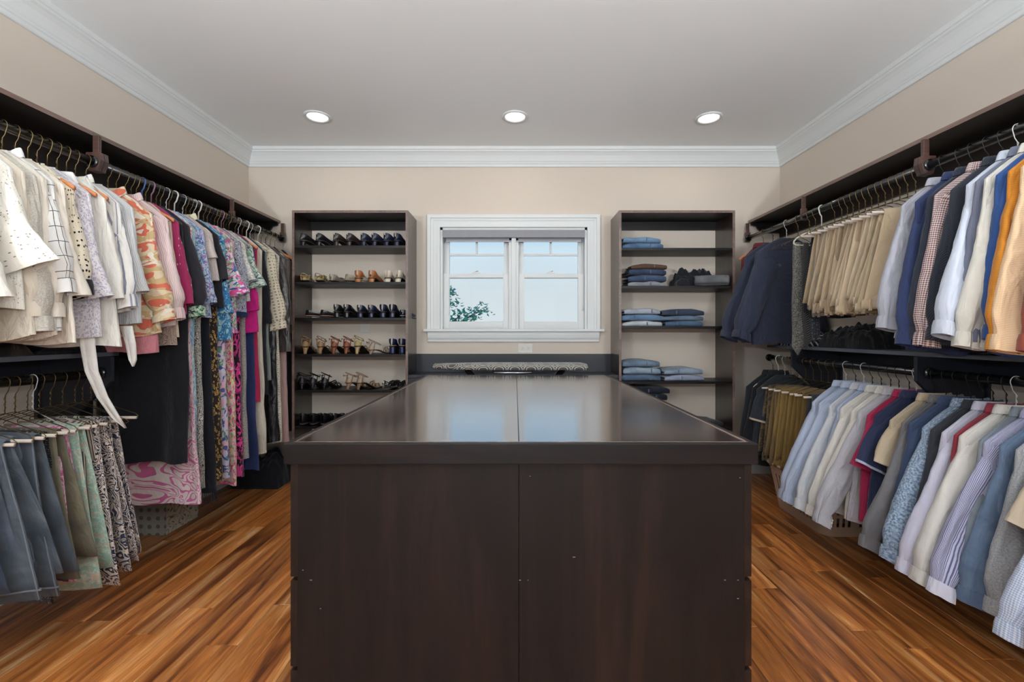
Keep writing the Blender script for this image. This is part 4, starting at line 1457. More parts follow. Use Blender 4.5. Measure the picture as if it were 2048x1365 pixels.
hanger('velvet', (RX, 2.86, RZU - .001), math.pi + .12, 'cream velvet hanger carrying the neckties', 'hangers over the men\'s clothes')
Cc(3.23, S(F('plain', '303446'), L=.78, sw=.225, hem=.25, sleeve=(.54, .2, .1, .065), cuff=True, crew=True, th=.03, fold=.012), 'navy sweatshirt nearest the neckties', 'sweatshirt', 'white', 'near navy sweatshirt')
Cc(3.40, S(F('plain', '363b4e'), L=.78, sw=.22, hem=.25, sleeve=(.54, .18, .1, .065), cuff=True, crew=True, th=.03, fold=.012), 'navy sweatshirt between the maroon shirt and its twin', 'sweatshirt', 'black', 'far navy sweatshirt')
Cc(3.53, shirt(F('check', '7a2c33', '4d2026', s=1.2), splay=.0, L=.75, th=.025, sw=.175, hem=.19, waist=.18), 'maroon checked shirt on wooden hanger by the jeans shelf', 'shirt', 'wood', 'maroon checked shirt')
for i, yy in enumerate((2.92, 2.98, 3.10)):
    hanger('gold', (RX, yy, RZU - .001), math.pi + (-.1, .05, .12)[i], 'empty brass wire hanger on the upper rod ' + ('just past the velvet hanger', 'before the middle rod bracket', 'before the navy sweatshirt')[i], 'hangers over the men\'s clothes')

# ---- men's lower rod
D = lambda y, sp, lab, cat, hk, short: hang('R', 'L', y, sp, lab, cat, hk, short)
lw = dict(splay=.20, ln=.51, L=.72)
D(1.36, shirt(F('stripe', 'c6cbd8', '8f9dbd', s=.8), **lw), 'blue and white pinstriped shirt nearest the viewer on the lower rod', 'shirt', 'black', 'nearest pinstriped shirt')
D(1.43, shirt(F('check', 'd4d9e2', '8d9dbb', s=.6), **lw), 'pale blue small gingham shirt near the viewer', 'shirt', 'black', 'small gingham shirt')
D(1.49, tee(F('plain', 'b3a490'), L=.68, sleeve=(.24, .1, .095, .095), collar=True), 'beige short-sleeved polo near the viewer', 'polo shirt', 'black', 'beige polo')
D(1.56, shirt(F('heather', '8b8c8f', 'a3a4a6'), splay=.1, ln=0.51, L=.68), 'heather grey shirt behind the beige polo', 'shirt', 'white', 'heather grey shirt')
D(1.605, shirt(F('denim', '4f6078', '73869e'), splay=.12, ln=0.51, L=.68), 'blue-grey denim shirt beside the purple striped one', 'shirt', 'black', 'blue-grey denim shirt')
D(1.655, shirt(F('stripe', 'bdbcd2', '5f6184', s=.75, r=.42), cm=F('plain', 'cfcfdc'), **lw), 'purple-blue striped shirt with paler cuffs', 'shirt', 'white', 'purple-blue striped shirt')
D(1.70, shirt(F('denim', '6f7780', '8d949c'), splay=.09, ln=0.51, L=.68), 'faded grey denim shirt next to the purple striped one', 'shirt', 'black', 'faded grey denim shirt')
D(1.75, shirt(F('plain', 'd5d0c9'), slot=flat('red_thread', '8a1f2c'), splay=.20, ln=0.51, L=.7, th=.024), 'white linen shirt with red cuff buttonholes', 'shirt', 'white', 'white linen shirt')
D(1.785, shirt(F('plain', '8d3340'), splay=.05, ln=0.46, L=.68), 'dark red shirt between the white linen and lilac ones', 'shirt', 'black', 'dark red shirt')
D(1.835, shirt(F('plain', 'c3c1d2'), splay=.18, ln=0.51, L=.7, th=.022), 'pale lilac dress shirt', 'shirt', 'black', 'pale lilac dress shirt')
D(1.875, shirt(F('plain', '34363d'), splay=.07, ln=0.46, L=.66), 'charcoal shirt beside the speckled chambray one', 'shirt', 'black', 'charcoal lower-rod shirt')
D(1.925, shirt(F('heather', '5d7088', 'a3b2c2', s=1.6), splay=.18, ln=0.50, L=.68, th=.024), 'speckled blue chambray shirt with snap cuffs', 'shirt', 'black', 'speckled chambray shirt')
D(1.985, shirt(F('plain', '3b4966'), splay=.1, ln=0.48, L=.66), 'slate navy shirt beside the chambray one', 'shirt', 'black', 'slate navy shirt')
D(2.035, shirt(F('plain', '6f6d70'), splay=.18, ln=0.51, L=.68), 'taupe grey dress shirt with long narrow cuffs', 'shirt', 'black', 'taupe grey dress shirt')
D(2.09, tee(F('plain', 'b9a890'), L=.66, sleeve=(.2, .09, .09, .09), collar=True), 'tan polo shirt next to the navy polo', 'polo shirt', 'black', 'tan polo')
D(2.185, tee(F('plain', '2c3350'), L=.66, sleeve=(.22, .1, .095, .095), collar=True, th=.022, cuff=True, cufflen=.012, cm=F('plain', 'b9c0d8')), 'navy polo shirt with white trimmed sleeves', 'polo shirt', 'white', 'navy polo')
D(2.225, tee(F('plain', 'a1264c'), L=.66, sleeve=(.25, .1, .09, .09), collar=True, th=.02), 'crimson polo shirt beside the navy polo', 'polo shirt', 'black', 'crimson polo')
D(2.285, shirt(F('plain', 'b4b2b8'), **lw), 'pearl grey shirt beside the crimson polo', 'shirt', 'black', 'pearl grey shirt')
D(2.335, shirt(F('plain', 'd3ccc4'), **lw), 'cream dress shirt, nearer of the two cream ones', 'shirt', 'black', 'nearer cream dress shirt')
D(2.395, shirt(F('plain', 'd6d1ca'), **lw), 'cream dress shirt, farther of the two cream ones', 'shirt', 'black', 'farther cream dress shirt')
D(2.455, shirt(F('plain', 'a9b2cc'), splay=.14, ln=0.51, L=.7), 'periwinkle blue shirt beside the cream dress shirts', 'shirt', 'black', 'periwinkle blue shirt')
D(2.515, shirt(F('plain', 'cdcfd4'), **lw), 'bluish white shirt between the pale blue shirts', 'shirt', 'white', 'bluish white shirt')
D(2.575, shirt(F('stripe', 'bcc5d8', 'a9b5cf', s=.7), **lw), 'pale blue fine-striped shirt with ruffled cuff', 'shirt', 'black', 'pale blue fine-striped shirt')
D(2.65, shirt(F('plain', 'b3bdd3'), th=.024, **lw), 'pale blue dress shirt nearest the olive trousers', 'shirt', 'white', 'pale blue dress shirt')
ol = ['3f4243', '6f572f', '7d6233', '80683a', '8a6f40', '786241', '6a5a42']
oy = [2.73, 2.80, 2.865, 2.94, 3.02, 3.10, 3.18]
on = ['dark grey trousers beside the pale blue dress shirt', 'olive brown trousers beside the dark grey pair', 'golden olive trousers above the laundry basket', 'ochre corduroy trousers, fourth from the pale blue shirt',
      'light ochre trousers, fifth from the pale blue shirt', 'brown olive trousers, third from the navy tee', 'patterned brown trousers nearest the navy tee']
for i, yk in enumerate(oy):
    mm = F('leopard', ol[i], '4a3f30', s=2.0) if i == 6 else F('plain', ol[i])
    hang('R', 'L', yk, pants(mm, L=.5, w0=.125, w1=.155, splay=.03, d=.018, th=.007), on[i], 'trousers', 'tube', on[i].split(',')[0].replace(' above the laundry basket', '').replace(' beside the dark grey pair', '').replace(' beside the pale blue dress shirt', ''), 'olive trousers on the lower rod')
D(3.25, tee(F('plain', '2b3038'), L=.6, sw=.2, sleeve=(.2, .06, .09, .085), th=.024, cuff=True, cufflen=.014, cm=F('plain', 'b7a58f')), 'dark slate tee with cream edging beside the olive trousers', 'tee', 'white', 'dark slate tee')
D(3.33, shirt(F('plain', '1d1e23'), splay=.06, ln=.42, L=.7, th=.024), 'black shirt next to the dark slate tee', 'shirt', 'velvet', 'black shirt')
D(3.40, shirt(F('plain', '24262c'), splay=.05, ln=.42, L=.7, th=.024), 'near-black shirt last on the lower rod by the jeans shelf', 'shirt', 'black', 'last near-black shirt')

# ---- neckties draped over the velvet hanger's bar
def necktie(y, xo, L, mat, label, seed):
    r = empty('necktie', (RX, y, RZU - .236 + .0065), math.pi + .05)
    tag(r, label, 'necktie', 'neckties on the velvet hanger')
    path, m = [], 12
    for k in range(m + 1):
        path.append((.0085 + .004 * math.sin(k), -L * (1 - k / m)))
    for k in range(1, 5):
        A = math.pi * k / 5
        path.append((.0085 * math.cos(A), .0085 * math.sin(A)))
    for k in range(m + 1):
        path.append((-.0085 - .004 * math.sin(k), -L * .8 * k / m))
    def edges(zz, yy):
        d = -zz
        w = lerp(.022, .044, min(1, max(0, d) / L)) if yy > 0 else lerp(.022, .03, min(1, max(0, d) / L))
        end = L if yy > 0 else L * .8
        if d > end - .05:
            w *= max(.03, (end - d) / .05)
        return (xo - w, xo + w)
    rings, dist = sheet_rings(path, edges, .003, .003, seed, 16)
    v, f, u = loft(rings, True, .2, dist, True, True)
    mesh_obj('tie_cloth', v, f, mat, r, u)
necktie(2.855, .165, .70, F('leopard', '55544f', '8d8a82', s=.35), 'silver grey patterned necktie with pointed tip', 71)
necktie(2.856, .115, .66, F('diag', '2a2c33', '6d6a62', s=1.2), 'dark diagonal-striped necktie beside the silver one', 72)
necktie(2.857, .06, .62, F('dots', '3a3f4a', '9a968c', s=.5), 'slate dotted necktie nearest the wall', 73)

# ---- long white sash ends trailing from the sheer tie-neck blouse
sash_host = [o for o in bpy.data.objects if o.get('label', '').startswith('sheer white tie-neck')][0]
for pts, w in (([(.19, -.06, -.74), (.195, -.067, -.84), (.205, -.06, -.95), (.222, -.03, -1.06), (.25, .0, -1.15), (.275, .02, -1.20)], .027),
               ([(.235, .07, -.76), (.25, .075, -.84), (.255, .08, -.91), (.256, .081, -.94)], .022)):
    rr = []
    P = [Vector(p) for p in pts]
    for i, p in enumerate(P):
        q = w * (1 - .62 * (i / (len(P) - 1)) ** 1.5) * (.25 if i == len(P) - 1 else 1)
        rr.append([(p.x + q * math.cos(a), p.y + .3 * q * math.cos(a) + .003 * math.sin(a) + .004 * math.sin(2 * a), p.z) for a in [2 * math.pi * k / 12 for k in range(12)]])
    v, f, u = loft(rr, True, .1, None, True, True)
    mesh_obj('sash_end', v, f, F('plain', 'dedbd6'), sash_host, u)

# ---- fringe along the hem of the blue-black dress
fr_host = [o for o in bpy.data.objects if o.get('label', '').startswith('long blue-black dress')][0]
bd_ = [c for c in fr_host.children if c.name.startswith('body')][0]
hv = [q.co.copy() for q in list(bd_.data.vertices)[-48:]]
fm = MB()
fr_r = random.Random(6)
for i_ in range(48):
    for q_ in (0, .5):
        p = hv[i_].lerp(hv[(i_ + 1) % 48], q_)
        fm.tube([p + Vector((0, 0, .004)), p + Vector((fr_r.uniform(-.004, .004), fr_r.uniform(-.004, .004), -.03)), p + Vector((fr_r.uniform(-.009, .009), fr_r.uniform(-.006, .006), -.06))], .0011, 4)
tag(fm.build('fringe', F('plain', '191a22'), fr_host), kind='stuff')
# ---- small rose embroidered on the white blouse
rs_host = [o for o in bpy.data.objects if o.get('label', '').startswith('white long blouse with small rose')][0]
rm = MB()
for k in range(7):
    a = k * 2 * math.pi / 6
    rr_ = .009 if k < 6 else 0
    c_ = Vector((.262 + rr_ * math.cos(a), -.022 - .002 * (k == 6), -.56 + rr_ * math.sin(a)))
    rm.geo([c_ + Vector((.008 * math.cos(b), -.003 * (1 - abs(math.cos(b)) * .5), .008 * math.sin(b))) for b in [q * math.pi / 4 for q in range(8)]], [tuple(range(8))])
rm.build('rose_embroidery', flat('rose_thread', 'b98a55', .8), rs_host)

# ------------------------------------------------------------------ shoes
def ss(a, b, t):
    t = min(1, max(0, (t - a) / (b - a)))
    return t * t * (3 - 2 * t)
def interp(tab, t):
    for (a, va), (b, vb) in zip(tab, tab[1:]):
        if t <= b:
            return lerp(va, vb, (t - a) / (b - a) if b > a else 0)
    return tab[-1][1]
WID = [(0, .006), (.03, .018), (.10, .027), (.2, .030), (.38, .027), (.6, .037), (.75, .039), (.87, .031), (.95, .019), (1, .004)]
TS = [0, .03, .07, .12, .2, .3, .4, .48, .54, .58, .62, .68, .75, .82, .88, .93, .97, 1.0]
SHOE = {}
def shoe_meshes(kind, mu, mi, ms, h):
    """mesh data for one shoe, heel at y=0, toe towards +y; shared by every copy"""
    key = (kind, mu.name, mi.name, ms.name, h)
    if key in SHOE:
        return SHOE[key]
    LEN = .235
    zs = lambda t: .006 + h * (1 - ss(.22, .72, t))
    parts = []
    def data(name, v, f, mat, smooth=True, uvs=None):
        me = bpy.data.meshes.new(name)
        me.from_pydata([tuple(p) for p in v], [], f)
        if smooth:
            me.polygons.foreach_set('use_smooth', [True] * len(me.polygons))
        me.materials.append(mat)
        parts.append((name, me))
    # sole and insole follow the foot
    def slab(z_lo, z_hi, shrink):
        R = []
        for t in TS:
            w = interp(WID, t) * shrink
            y = t * LEN
            R.append([(-w, y, zs(t) + z_lo), (w, y, zs(t) + z_lo), (w, y, zs(t) + z_hi), (-w, y, zs(t) + z_hi)])
        v, f, _ = loft(R, True, .1, None, True, True)
        return v, f
    v, f = slab(-.006, 0, 1.0)
    data('outsole', v, f, ms, False)
    v, f = slab(.0, .003, .92)
    data('insole', v, f, mi, False)
    if h > .02:
        hw = .022 if kind != 'sandal' else .012
        R = []
        for k in range(6):
            t = k / 5
            w = lerp(hw, .024, t ** 1.6)
            d = lerp(hw * 1.1, .045, t ** 1.4)
            R.append([(w * math.cos(a), .008 + d * .5 + d * .5 * math.sin(a), t * (h + .0)) for a in [2 * math.pi * q / 12 for q in range(12)]])
        v, f, _ = loft(R, True, .1, None, True, True)
        data('heel', v, f, mu)
    if kind in ('pump', 'stiletto', 'flat', 'sneaker'):
        hi = {'pump': 1.0, 'stiletto': 1.05, 'flat': .85, 'sneaker': 1.5}[kind]
        HT = [(0, .058 * hi), (.12, .052 * hi), (.3, .036 * hi), (.5, .032 * hi), (.6, .052 * (1 + .5 * (hi - 1))), (.75, .042), (.9, .030), (1, .014)]
        R = []
        n = 19
        for t in TS:
            w = interp(WID, t) * 1.05
            H = interp(HT, t)
            pm = math.radians(lerp(104, 179.5, ss(.50, .62, t)))
            lean = -.010 * (1 - ss(0, .1, t))
            ring = []
            for k in range(n):
                ph = -pm + 2 * pm * k / (n - 1)
                zz = H * (1 - math.cos(ph)) / (1 - math.cos(pm))
                ring.append((w * spow(math.sin(ph), .85), t * LEN + .008 * (zz / max(H, .001)) * (1 - ss(0, .15, t)), zs(t) + zz - .001))
            R.append(ring)
        v, f, _ = loft(R, False, .2)
        me = bpy.data.meshes.new('upper')
        me.from_pydata([tuple(p) for p in v], [], f)
        me.polygons.foreach_set('use_smooth', [True] * len(me.polygons))
        me.materials.append(mu)
        parts.append(('upper', me))
        if kind == 'sneaker':
            for t in (.45, .5, .56, .62):
                mb = MB()
                w = interp(WID, t)
                mb.tube([(-w * .7, t * LEN, zs(t) + .058), (0, t * LEN + .006, zs(t) + .068), (w * .7, t * LEN, zs(t) + .058)], .003, 6)
                me = bpy.data.meshes.new('lace')
                mb.bm.to_mesh(me)
                me.materials.append(mi)
                parts.append(('lace', me))
    else:
        # straps over the toes, a heel counter and an ankle loop
        def strap(name, P, wdt=.007):
            mb = MB()
            mb.tube(P, wdt * .5, 6)
            for q in mb.bm.verts:
                pass
            me = bpy.data.meshes.new(name)
            mb.bm.to_mesh(me)
            me.polygons.foreach_set('use_smooth', [True] * len(me.polygons))
            me.materials.append(mu)
            parts.append((name, me))
        for t, hh, skew in ((.60, .046, .02), (.72, .036, -.02), (.82, .028, .012)):
            w = interp(WID, t)
            strap('strap', [(-w, t * LEN, zs(t)), (-w * .85, t * LEN + skew * .3, zs(t) + hh * .7), (0, t * LEN + skew, zs(t) + hh), (w * .85, t * LEN - skew * .3, zs(t) + hh * .7), (w, t * LEN, zs(t))], .011)
        zA = zs(.1) + (.058 if h > .02 else .03)
        ring = [(.031 * math.sin(a), .05 - .05 * math.cos(a), zA + .02 * math.cos(a) - .01 * math.sin(a)) for a in [2 * math.pi * q / 16 for q in range(17)]]
        strap('ankle_strap', ring, .007)
        strap('strap', [(-.028, .03, zs(.12)), (-.032, .035, zs(.12) + .04), (-.032, .045, zA)], .009)
        strap('strap', [(.028, .03, zs(.12)), (.032, .035, zs(.12) + .04), (.032, .045, zA)], .009)
        # counter cup
        R = []
        for k in range(5):
            z = k / 4 * (.042 if h > .02 else .02)
            R.append([(.030 * math.sin(a), .034 - .036 * math.cos(a) + .004 * k, zs(.08) + z * (.4 + .6 * math.cos(a) ** 2)) for a in [math.radians(-75 + 150 * q / 10) for q in range(11)]])
        v, f, _ = loft(R, False, .1)
        data('counter', v, f, mu)
        if h < .02:
            for q in range(5):
                a0 = q * 1.3
                strap('knot', [(.03 * math.sin(a0 + b * .7) * (1 - .03 * b), .11 + .05 * math.cos(a0 * 1.7 + b * .6), zs(.5) + .03 + .02 * math.sin(b + a0)) for b in range(10)], .012)
        strap('bow', [(-.02, -.004, zA - .01), (-.022, -.006, zA + .004), (0, -.006, zA - .004), (.024, -.006, zA + .006), (.02, -.004, zA - .012)], .006)
    SHOE[key] = parts
    return parts

def leather(hx, rough=.35):
    return flat('leather_' + hx, hx, rough, .08, 30.0)
tan_in = leather('b98f68', .6)
def shoe(px, z, kind, mu, label, h=.05, yaw=0.0, mi=None, ms=None, yf=3.525, name=None):
    r = empty(name or {'sandal': 'sandal', 'sneaker': 'sneaker', 'flat': 'flat_shoe'}.get(kind, 'pump_shoe'), ((px - 1030) * yf / 900, yf, z + .0005), math.radians(yaw))
    tag(r, label, 'shoe', 'women\'s shoes on the shelf unit')
    for n, me in shoe_meshes(kind, mu, mi or tan_in, ms or leather('241a16', .6), h):
        link_mesh(n, me, r)
    return r
blk, nvy, brn = leather('17161a', .28), leather('1b2036', .3), leather('2e2422', .25)
gold, cog, camel, wht = leather('a08a60', .35), leather('7d4326', .35), leather('a8683a', .4), leather('cfc3b2', .5)
gry = leather('8b8072', .4)
dark_in = leather('2a2220', .7)
z1, z2, z3, z4, z5, z6 = LS[:6]
YW = -30
shoe(600, z1, 'pump', blk, 'black pump leftmost on the top shoe shelf', .04, YW, dark_in)
shoe(632, z1, 'pump', blk, 'black pump second on the top shoe shelf', .04, YW, dark_in)
shoe(667, z1, 'pump', brn, 'glossy dark brown pump beside the black pair, top shelf', .04, YW, dark_in)
shoe(693, z1, 'pump', brn, 'glossy dark brown pump in the middle of the top shelf', .04, YW, dark_in)
shoe(722, z1, 'pump', nvy, 'navy black pump next to the brown pair, top shelf', .04, YW, dark_in)
shoe(744, z1, 'pump', nvy, 'navy black pump third from the window end, top shelf', .04, YW, dark_in)
shoe(768, z1, 'pump', nvy, 'navy black pump second from the window end, top shelf', .04, YW, dark_in)
shoe(790, z1, 'pump', nvy, 'navy black pump at the window end of the top shelf', .04, YW + 15, dark_in)
shoe(608, z2, 'sandal', gold, 'gold knotted sandal leftmost on the second shelf', .012, 12)
shoe(636, z2, 'sandal', gold, 'gold knotted sandal beside the metallic flats', .012, 8)
shoe(661, z2, 'flat', gry, 'metallic beige flat next to the gold sandals', .01, -8)
shoe(690, z2, 'flat', gry, 'metallic beige flat turned sideways by the tan pumps', .01, -50)
shoe(714, z2, 'stiletto', camel, 'tan suede pump, left of its pair', .03, 0)
shoe(741, z2, 'stiletto', camel, 'tan suede pump, right of its pair', .03, -4)
shoe(774, z2, 'stiletto', wht, 'cream pump, left of its pair', .03, 4)
shoe(794, z2, 'stiletto', wht, 'cream pump, right of its pair', .03, -6)
shoe(610, z3, 'flat', blk, 'black flat with tan lining leftmost on the third shelf', .01, -60, leather('a97a55', .6))
shoe(640, z3, 'flat', blk, 'black flat with tan lining, second on the third shelf', .01, -50, leather('a97a55', .6))
shoe(670, z3, 'pump', blk, 'black pump beside the tan-lined flats', .045, -8, dark_in)
shoe(690, z3, 'pump', blk, 'black pump second after the tan-lined flats', .045, -8, dark_in)
shoe(717, z3, 'pump', nvy, 'navy pump in the middle of the third shelf', .04, -10, dark_in)
shoe(739, z3, 'pump', nvy, 'navy pump right of the middle, third shelf', .04, -10, dark_in)
shoe(764, z3, 'pump', nvy, 'navy blue pump third from the window end, third shelf', .045, 0, dark_in)
shoe(783, z3, 'pump', nvy, 'navy blue pump second from the window end, third shelf', .045, 0, dark_in)
shoe(803, z3, 'flat', nvy, 'navy open flat with grey lining at the window end', .01, -12, leather('9a9a9e', .6))
shoe(609, z4, 'sandal', leather('8a6a48', .45), 'tan wrap heel with loose ties, leftmost on the fourth shelf', .055, 8)
shoe(638, z4, 'sandal', leather('8a6a48', .45), 'tan wrap heel with ankle ties, second on the fourth shelf', .055, 0)
shoe(664, z4, 'sandal', cog, 'cognac brown strap heel, left of its pair', .055, -15)
shoe(689, z4, 'sandal', cog, 'cognac brown strap heel, right of its pair', .055, -15)
shoe(712, z4, 'sandal', gold, 'gold buckled heel beside the cognac pair', .06, -8)
shoe(737, z4, 'sandal', leather('9a8676', .4), 'taupe slingback turned sideways on the fourth shelf', .03, -48)
shoe(783, z4, 'pump', leather('1a2140', .2), 'navy patent peep-toe pump, left of its pair', .06, 0)
shoe(802, z4, 'pump', leather('1a2140', .2), 'navy patent peep-toe pump, right of its pair', .06, 0)
shoe(602, z5, 'sandal', blk, 'black strappy sandal leftmost on the fifth shelf', .05, 8, dark_in)
shoe(622, z5, 'sandal', blk, 'black strappy sandal second on the fifth shelf', .05, -8, dark_in)
shoe(645, z5, 'sandal', blk, 'black strappy sandal third on the fifth shelf', .05, -14, dark_in)
shoe(692, z5, 'sandal', leather('8c6f56', .3), 'bronze ankle-strap sandal, left of its pair', .05, -30)
shoe(713, z5, 'sandal', leather('8c6f56', .3), 'bronze ankle-strap sandal, right of its pair', .05, -38)
shoe(770, z5, 'sandal', blk, 'black sandal with tan footbed, left of its pair', .012, -25, leather('c6a27c', .6))
shoe(797, z5, 'sandal', blk, 'black sandal with tan footbed, right of its pair', .012, -20, leather('c6a27c', .6))
for i, px in enumerate((602, 623, 645, 666, 690, 713)):
    shoe(px, z6, 'sneaker', blk, ('first', 'second', 'third', 'fourth', 'fifth', 'sixth')[i] + ' black laced shoe from the left on the lowest visible shelf', .008, -6 + 3 * (i % 3), leather('5d5a58', .6))

# ------------------------------------------------------------------ folded jeans
def folded(x, y, z, spec_m, label, seed, hw=.165, th=.011, dep=.25, yaw=0.0, name='folded_jeans', layers=2, sag=0.0):
    r = empty(name, (x, y, z), math.radians(yaw))
    tag(r, label, 'jeans', 'folded jeans on the shelf unit')
    path = []
    rr = th * 1.02
    for li in range(layers):
        zc = th + li * 2.06 * th
        a, b = (dep, .02) if li % 2 == 0 else (.02, dep * .95)
        m = 6
        for k in range(m + 1):
            path.append((lerp(a, b, k / m), zc))
        if li < layers - 1:
            s_ = -1 if li % 2 == 0 else 1
            for k in range(1, 5):
                A = math.pi * k / 5
                path.append((b + s_ * rr * math.sin(A), zc + rr - rr * math.cos(A)))
    rg = random.Random(seed)
    jl, jr = rg.uniform(-.012, .012), rg.uniform(-.012, .012)
    rings, dist = sheet_rings(path, lambda zz, yy: (-hw + jl + .01 * math.sin(yy * 30 + seed), hw + jr + .008 * math.sin(yy * 24)), th * .92, 0, seed, 30)
    out = []
    for ring in rings:
        out.append([(p[0], p[1], max(.0005, p[2] + .009 * noise.noise(Vector((p[0] * 11 + seed, p[1] * 7, 0))) * (1 if p[2] > .01 else 0) - sag * (abs(p[0]) / hw) ** 2.2)) for p in ring])
    v, f, u = loft(out, True, .7, dist, True, True)
    mesh_obj('folded_cloth', v, f, spec_m, r, u)
    # belt loop / seam detail on the folded edge
    sx = rg.uniform(-.08, .08)
    MB().box(sx - .004, sx + .004, -th * .55, .0, th * .8, th * 3.2, .001).build('seam', F('denim', '4f5a6b', '7d8796'), r)
    return r
def stack(px, z, cols, labels, yaw=0, y=3.545, dy=0, hw=.165, sag=0.0, th=.011, name='folded_jeans'):
    zz = z + .0005
    rg = random.Random(int(px) + int(z * 1000))
    for c, l in zip(cols, labels):
        tj = th * rg.uniform(.86, 1.12)
        folded((px - 1030) * (y - .02) / 900 + rg.uniform(-.012, .012), y, zz, c, l, rg.randint(1, 9999), hw + rg.uniform(-.012, .008), tj, .24, yaw + rg.uniform(-5, 5), name, sag=.009)
        zz += 4.12 * tj + .0025
J = lambda a, b: F('denim', a, b)
stack(1286, RS[0], [J('3c5878', '6886a6'), J('587795', '86a0b8')], ['medium blue jeans at the bottom of the top jeans shelf', 'light blue jeans lying on the top jeans shelf'])
stack(1297, RS[1], [J('77797f', '9c9ea3'), J('33415c', '4f5f7c'), J('2a3650', '41506c'), F('plain', '5a4234')],
      ['grey jeans at the bottom of the brown-topped stack', 'blue jeans second in the brown-topped stack', 'dark navy jeans under the brown trousers', 'folded brown trousers topping the navy stack'], hw=.15)
stack(1287, RS[2], [J('a3a8b0', 'c6c9cd'), J('4f6987', '7390ac'), J('8e97a4', 'b9bec6')],
      ['whitish jeans at the bottom of the third shelf left stack', 'blue jeans in the middle of the third shelf left stack', 'pale grey jeans topping the third shelf left stack'], hw=.16)
stack(1370, RS[2], [J('3d516b', '5b718c'), J('46596f', '7f93a8'), J('2b3547', '485468')],
      ['steel blue jeans at the bottom of the right stack', 'blue-grey jeans in the middle of the right stack', 'dark navy jeans topping the right stack'], hw=.165, y=3.56)
stack(1283, RS[3], [J('455a74', '64798f'), J('76899d', 'a3b0bc'), J('55677c', '8397a9')],
      ['blue jeans at the bottom of the fourth shelf left stack', 'pale blue jeans in the middle of the fourth shelf left stack', 'washed blue jeans topping the fourth shelf left stack'], hw=.155, th=.0125)
stack(1372, RS[3], [J('8289a0', '9ea4b4'), J('6a7a8d', 'a4b0bd')],
      ['lilac grey jeans under the washed pair, fourth shelf', 'washed grey-blue jeans on the fourth shelf right'], hw=.16, th=.0125)
stack(1300, RS[4], [J('1b1f2a', '2b3040')] * 6, ['black jeans, ' + q + ' of the dark stack on the low shelf' for q in ('lowest', 'second', 'third', 'fourth', 'fifth', 'topmost')], hw=.15, th=.0125)
stack(1420, RS[4], [J('23262a', '3a3d40')], ['charcoal jeans alone on the low shelf'], hw=.12)
# rolled trousers and the crumpled black pair on the second shelf
rl = empty('rolled_trousers', ((1424 - 1030) * 3.56 / 900, 3.56, RS[1] + .0455), math.radians(-14))
tag(rl, 'rolled grey trousers with spiral end on the second jeans shelf', 'trousers')
path = []
for k in range(46):
    A = k * .36
    R_ = .006 + .0024 * A
    path.append((R_ * math.cos(A), R_ * math.sin(A)))
rings, dist = sheet_rings(path, lambda zz, yy: (-.13, .12), .0042, 0, 5, 22)
v, f, u = loft(rings, True, .6, dist, True, True)
mesh_obj('rolled_cloth', v, f, F('denim', '55565a', '77787a'), rl, u)

def heap(name, x0, x1, y0, y1, z, h, mat, label, seed, cat='clothes', fx=9.0, dome=1.0):
    """crumpled cloth: a closed mound with creases"""
    r = empty(name, ((x0 + x1) / 2, (y0 + y1) / 2, z))
    tag(r, label, cat)
    nx, ny = 30, 30
    v, f, u = [], [], []
    off = Vector((seed * 3.7, seed * 1.3, 0))
    hx, hy = (x1 - x0) / 2, (y1 - y0) / 2
    for j in range(ny + 1):
        for i in range(nx + 1):
            a, b = i / nx * 2 - 1, j / ny * 2 - 1
            e = (1 - a ** 4) * (1 - b ** 4)
            P = Vector((a * hx * fx, b * hy * fx, 0)) + off
            q = noise.noise(P) * .5 + abs(noise.noise(P * 2.1)) * .7 + .2 * noise.noise(P * 4.7)
            wob = 1 + .12 * noise.noise(Vector((a * 2, b * 2, seed)))
            v.append((a * hx * wob, b * hy * wob, max(0.001, (h * dome * max(0, e) ** .45) * (.62 + .55 * q)) if e > 0.001 else .0005))
    for j in range(ny):
        for i in range(nx):
            a = j * (nx + 1) + i
            f.append((a, a + 1, a + nx + 2, a + nx + 1))
            for (ii, jj) in ((i, j), (i + 1, j), (i + 1, j + 1), (i, j + 1)):
                u.append((ii / nx * hx * 2, jj / ny * hy * 2))
    bot = len(v)
    v += [(-hx, -hy, 0), (hx, -hy, 0), (hx, hy, 0), (-hx, hy, 0)]
    f.append((bot, bot + 3, bot + 2, bot + 1))
    u += [(0, 0)] * 4
    mesh_obj('crumpled_cloth', v, f, mat, r, u)
    return r
heap('crumpled_trousers', 1.29, 1.62, 3.61, 3.79, RS[1] + .0005, .19, F('plain', '1b1d24'), 'crumpled black trousers behind the rolled grey pair', 3, 'trousers')
heap('crumpled_trousers', 1.27, 1.37, 3.52, 3.60, RS[1] + .0005, .08, F('plain', '17191f'), 'crumpled black cloth at the open side of the rolled pair', 13, 'trousers')
blackcloth = F('plain', '16171c')
heap('folded_clothes', -2.22, -1.985, 1.55, 1.86, 1.0965, .09, F('satin', '15161b'), 'crumpled black satin clothes on the shelf under the white blouses', 7)
heap('folded_clothes', -2.22, -1.985, 1.88, 2.22, 1.0965, .07, blackcloth, 'folded black clothes at the end of the shelf under the blouses', 8)
heap('folded_clothes', 1.98, 2.22, 2.55, 2.95, 1.0965, .17, F('eyelet', '141519', '3a3a40'), 'heap of black lace clothes on the shelf under the khaki trousers', 9)
heap('folded_clothes', 1.98, 2.22, 3.05, 3.4, 1.0965, .10, F('diag', '1b1c24', 'b9bcc4', s=3.0), 'dark folded clothes with pale diagonal stripes under the navy sweatshirts', 10)
heap('cloth_bag', -2.18, -1.80, 3.42, 3.72, 0.0005, .3, F('plain', '121318'), 'black cloth bag on the floor below the long coats', 12, 'bag', 5.0)

